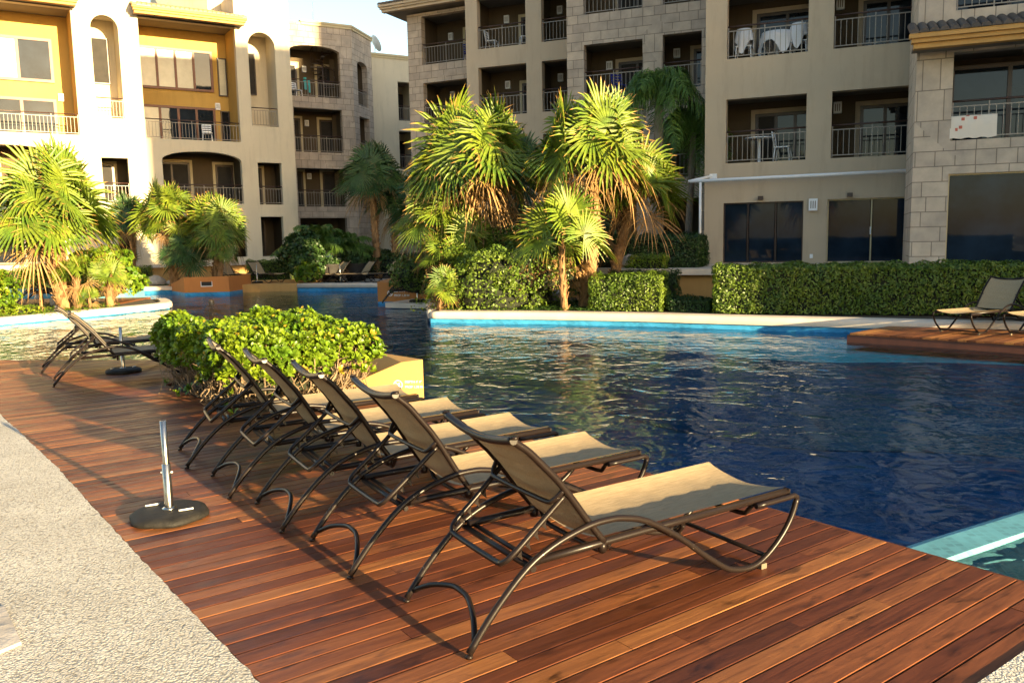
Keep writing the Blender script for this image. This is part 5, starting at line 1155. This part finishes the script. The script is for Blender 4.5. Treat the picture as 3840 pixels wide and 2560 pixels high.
def drape(label, p, r_, h, seed, low=.25, cat='tablecloth', name='tablecloth', k_=4):
    g = MB(); n = 40; rnd = random.Random(seed); P = [(0, 0), (r_ * .6, 0), (r_, 0)]
    for i in range(3):
        for k in range(n): a = 2 * PI * k / n; g.v.append((P[i][0] * math.cos(a), P[i][0] * math.sin(a), h + .006))
    for j in range(1, 5):
        for k in range(n):
            a = 2 * PI * k / n; dr = (low + (h - low - .06) * (.5 + .5 * math.cos(k_ * a)) ** 1.5) * j / 4; rr = r_ + .02 + .03 * math.sin(a * 9 + seed) * j / 4 + .05 * j / 4; g.v.append((rr * math.cos(a), rr * math.sin(a), h - dr * .95))
    for i in range(6):
        for k in range(n): g.f.append((i * n + k, i * n + (k + 1) % n, (i + 1) * n + (k + 1) % n, (i + 1) * n + k)); g.m.append(0); g.sm.append(True)
    o = g.build(name, M['shorts']); o.location = p; tag(o, label, cat)
drape('white cloth draped over the balcony table', p, .43, .735, 1)
for i, (x, lab) in enumerate(((-2.45, 'white towel hung over a chair left of the draped table'), (-.98, 'white towel hung over a chair right of the draped table'))):
    c = chair('chair left of the draped table, under a towel' if i == 0 else 'chair right of the draped table, under a towel', FA, x, .8, 6.46, rad(-22))
    q = FA.m @ Vector((x, .8, 6.46 + .1)); drape(lab, tuple(q + Vector((0, 0.0, 0))), .20, .80, i + 3, .35, 'towel', 'towel', 3)
ch = chair('white chair on the lower beige balcony', FA, -1.35, .8, 3.62, 1.1); p = table('round white table on the lower beige balcony', FA, -2.0, .9, 3.62)
def hanging(label, F, x0, x1, z0, z1, mat, y=.03, name='towel'):
    g = MB(); n = 12
    for i in range(n + 1):
        x = x0 + (x1 - x0) * i / n; f_ = .012 * math.sin(i * 1.7)
        g.v += [(x, y + .15, z1 - (z1 - z0) * .35 + f_), (x, y + .11, z1), (x, y + .02, z1 + .004), (x, y - .02 + f_, z1 - .03), (x, y - .03 + f_ * 1.5, (z0 + z1) / 2), (x, y - .03 - f_, z0 + f_)]
    for i in range(n):
        for j in range(5): g.f.append((i * 6 + j, (i + 1) * 6 + j, (i + 1) * 6 + j + 1, i * 6 + j + 1)); g.m.append(0); g.sm.append(True)
    o = g.build(name, M[mat], None, F.m); o['label'] = label; o['category'] = 'towel'; return o
hanging('cream towel with red squares hanging on the right stone balcony railing', FB, -.13, .80, 3.66, 4.16, 'towel')
hanging('blue and white beach towel over the railing at the top right corner', FB, .5, 1.3, 6.75, 7.32, 'shorts')
hanging('turquoise towel on the wall hook of the stone tower balcony', FS, .18, .32, 9.95, 10.6, 'teal', 1.75); hanging('thin turquoise towel on the stone tower balcony wall', FS, .42, .52, 9.8, 10.45, 'teal', 1.75)
# spiral stair in the top stone arch
ss = thing('spiral_stair', 'dark spiral stair inside the top arch of the stone tower', 'staircase', tuple(FS.m @ Vector((1.05, 1.1, 9.31)))); g = MB(); g.tube([(0, 0, 0), (0, 0, 2.6)], .04, 0, 8)
for k in range(12):
    a = k * .5; g.obox((.32 * math.cos(a), .32 * math.sin(a), .7 + .15 * k), (.3 * math.cos(a), .3 * math.sin(a), 0), (-.09 * math.sin(a), .09 * math.cos(a), 0), (0, 0, .015))
g.build('treads', M['dark_wood'], ss); g = MB(); g.tube([(.62 * math.cos(k * .25), .62 * math.sin(k * .25), .9 + .075 * k + .6) for k in range(24)], .02, 0, 6)
for k in range(0, 24, 2): g.tube([(.62 * math.cos(k * .25), .62 * math.sin(k * .25), .9 + .075 * k - .1), (.62 * math.cos(k * .25), .62 * math.sin(k * .25), 1.5 + .075 * k)], .01, 0, 5)
g.build('handrail', M['dark_wood'], ss)

# ================================================================== PEOPLE
def skin_body(name, joints, edges, radii, mat, parent, loc=(0, 0, 0)):
    me = bpy.data.meshes.new(name); me.from_pydata(joints, edges, []); o = bpy.data.objects.new(name, me); COL.objects.link(o); o.parent = parent
    md = o.modifiers.new('skin', 'SKIN'); lay = me.skin_vertices[0] if me.skin_vertices else None
    if lay is None: bpy.context.view_layer.objects.active = o; me.attributes.new('skin', 'FLOAT', 'POINT')
    for i, r_ in enumerate(radii): me.skin_vertices[0].data[i].radius = (r_, r_) if not isinstance(r_, tuple) else r_
    me.skin_vertices[0].data[0].use_root = True; s = o.modifiers.new('sub', 'SUBSURF'); s.levels = 2; s.render_levels = 2; me.materials.append(mat); return o
def head(parent, c, r_=.095, hair='hair', yaw=0):
    g = MB(); m, n = 18, 14
    for i in range(n + 1):
        for j in range(m):
            a = 2 * PI * j / m; e = PI * i / n; x, y, z = math.sin(e) * math.cos(a), math.sin(e) * math.sin(a), math.cos(e)
            jaw = 1 - .22 * max(0, -z) ; nose = .16 * math.exp(-((a - 1.5 * PI) ** 2) * 18 - ((z + .08) ** 2) * 30) if i not in (0, n) else 0; brow = -.05 * math.exp(-((abs(a - 1.5 * PI) - .42) ** 2) * 30 - ((z - .08) ** 2) * 60)
            k = 1 + nose + brow; g.v.append((x * r_ * .80 * jaw * k, y * r_ * .95 * jaw * k, z * r_ * 1.22))
    for i in range(n):
        for j in range(m): g.f.append((i * m + j, (i + 1) * m + j, (i + 1) * m + (j + 1) % m, i * m + (j + 1) % m)); g.m.append(0); g.sm.append(True)
    for sx in (-1, 1): g.lathe([(0, -.02), (.012, -.012), (.014, 0), (.012, .014), (0, .02)], (sx * r_ * .82, 0, 0), 0, 8)
    m4 = Matrix.Translation(c) @ Matrix.Rotation(yaw, 4, 'Z'); h = g.build('head', M['skin'], parent, m4)
    g = MB()
    for i in range(9):
        for j in range(m):
            a = 2 * PI * j / m; e = PI * .60 * i / 8; fr = 1 - .35 * max(0, -math.sin(a)) * (i / 8); e *= fr; g.v.append((math.sin(e) * math.cos(a) * r_ * .87, math.sin(e) * math.sin(a) * r_ * 1.03 + .004, math.cos(e) * r_ * 1.30))
    for i in range(8):
        for j in range(m): g.f.append((i * m + j, (i + 1) * m + j, (i + 1) * m + (j + 1) % m, i * m + (j + 1) % m)); g.m.append(0); g.sm.append(True)
    g.build('hair', M[hair], parent, m4)
    g = MB()
    for sx in (-1, 1): g.lathe([(0, -.008), (.008, 0), (0, .008)], (sx * .032, -r_ * .86, r_ * .10), 0, 8)
    g.box(-.022, .022, -r_ * .88, -r_ * .80, -r_ * .55, -r_ * .49); g.build('face_features', M['hair'], parent, m4)
pw = thing('person', 'person seated on the low wall behind the far palms in a pale striped top', 'person', (-9.0, 41.2, .80), rad(10))
J = [(0, 0, .12), (0, .01, .34), (0, 0, .54), (0, -.01, .60), (.17, 0, .52), (.24, -.03, .30), (.12, -.26, .20), (-.17, 0, .52), (-.24, -.03, .30), (-.12, -.26, .20), (.10, -.02, .10), (.14, -.42, .14), (.14, -.46, -.28), (.14, -.58, -.31), (-.10, -.02, .10), (-.14, -.42, .14), (-.14, -.46, -.28), (-.14, -.58, -.31)]
E_ = [(0, 1), (1, 2), (2, 3), (2, 4), (4, 5), (5, 6), (2, 7), (7, 8), (8, 9), (0, 10), (10, 11), (11, 12), (12, 13), (0, 14), (14, 15), (15, 16), (16, 17)]
g = MB()
def limb(g, pts, rr, n=10): g.tube(smooth_path(pts, 4), [rr[min(int(i / 4), len(rr) - 1)] + (rr[min(int(i / 4) + 1, len(rr) - 1)] - rr[min(int(i / 4), len(rr) - 1)]) * (i % 4) / 4 for i in range((len(pts) - 1) * 4 + 1)], 0, n)
try: skin_body('body', J, E_, [(.15, .11), (.14, .10), (.12, .09), .05, .055, .045, .03, .055, .045, .03, .085, .06, .04, .03, .085, .06, .04, .03], M['skin'], pw)
except Exception as ex: print('skin failed', ex)
g = MB(); g.tube(smooth_path([(0, 0, .08), (0, .01, .25), (0, .01, .42), (0, 0, .55)], 4), [.155] * 5 + [.15] * 3 + [.165] * 3 + [.09] * 2, 0, 14)
for sx in (-1, 1): g.tube([(.12 * sx, 0, .50), (.19 * sx, 0, .50), (.245 * sx, -.02, .36)], [.075, .07, .062], 0, 10)
g.build('shirt', M['pinkshirt'], pw); g = MB(); 
for sx in (-1, 1): g.tube([(.07 * sx, 0, .10), (.11 * sx, -.2, .13), (.14 * sx, -.44, .15)], [.105, .095, .075], 0, 10)
g.build('shorts', M['shorts'], pw); head(pw, (0, -.01, .74))
for sx in (-1, 1):
    g = MB(); c = Vector((.12 * sx, -.30, .20)); g.obox(c, (.035, 0, 0), (0, .04, 0), (0, 0, .012))
    for f_ in range(4): x = (-.028 + .0185 * f_); g.tube([c + Vector((x, -.035, 0)), c + Vector((x, -.075 - .008 * (f_ in (1, 2)), -.006)), c + Vector((x, -.09, -.03))], .0085, 0, 6)
    g.tube([c + Vector((-.03 * sx, .01, 0)), c + Vector((-.06 * sx, -.02, -.004)), c + Vector((-.065 * sx, -.045, -.01))], .009, 0, 6); g.build('hand', M['skin'], pw)
sw = thing('person', 'swimmer with only the dark wet hair above the water far back in the pool', 'person', (-9.45, 26.1, WZ - .05)); head(sw, (0, 0, .0), .11, yaw=PI)
g = MB(); limb(g, [(-.22, .05, -.30), (-.12, .02, -.17), (0, 0, -.12), (.12, .02, -.17), (.22, .05, -.30)], [.06, .09, .10, .09, .06]); limb(g, [(0, .02, -.05), (0, .02, -.16), (0, .08, -.5)], [.055, .09, .14]); g.build('body', M['skin'], sw)
# ================================================================== LIGHT, SKY, CAMERA
w = bpy.data.worlds.new('World'); SC.world = w; w.use_nodes = True; nt = w.node_tree
bg = nt.nodes['Background']; sky = nt.nodes.new('ShaderNodeTexSky'); sky.sky_type = 'NISHITA'; sky.sun_disc = False
sky.sun_elevation = rad(SUN_EL); sky.sun_rotation = rad(SUN_AZ); sky.air_density = 1.0; sky.dust_density = 1.0; sky.ozone_density = 1.0
nt.links.new(sky.outputs[0], bg.inputs[0]); bg.inputs[1].default_value = .088
ld = bpy.data.lights.new('sun', 'SUN'); ld.energy = 5.0; ld.angle = rad(.5); ld.color = (1.0, .76, .40)
lo = bpy.data.objects.new('sun', ld); COL.objects.link(lo); lo.location = (20, -20, 30)
dirv = -(azv(SUN_AZ) * math.cos(rad(SUN_EL)) + Vector((0, 0, math.sin(rad(SUN_EL)))))
lo.rotation_euler = dirv.to_track_quat('-Z', 'Y').to_euler()
cam = bpy.data.cameras.new('camera'); co = bpy.data.objects.new('camera', cam); COL.objects.link(co)
th, ro = rad(7.0), rad(1.15); f = Vector((0, math.cos(th), -math.sin(th))); u = Vector((0, math.sin(th), math.cos(th))); r = Vector((1, 0, 0))
c_, s_ = math.cos(ro), math.sin(ro); Rr = c_ * r - s_ * u; Uu = s_ * r + c_ * u
m = Matrix((Rr, Uu, -f)).transposed().to_4x4(); m.translation = (0, 0, 1.6); co.matrix_world = m
cam.sensor_width = 36; cam.lens = 1903 / 2352 * 36; cam.clip_end = 2000; cam.clip_start = .05
SC.camera = co
SC.view_settings.view_transform = 'Standard'; SC.view_settings.look = 'None'; SC.view_settings.exposure = 2.32; SC.view_settings.gamma = 1
SC.cycles.max_bounces = 8; SC.cycles.transparent_max_bounces = 12; SC.cycles.sample_clamp_indirect = 6; SC.cycles.use_denoising = True; SC.cycles.caustics_reflective = False; SC.cycles.caustics_refractive = False
SC.cycles.use_adaptive_sampling = True; SC.cycles.adaptive_threshold = .015
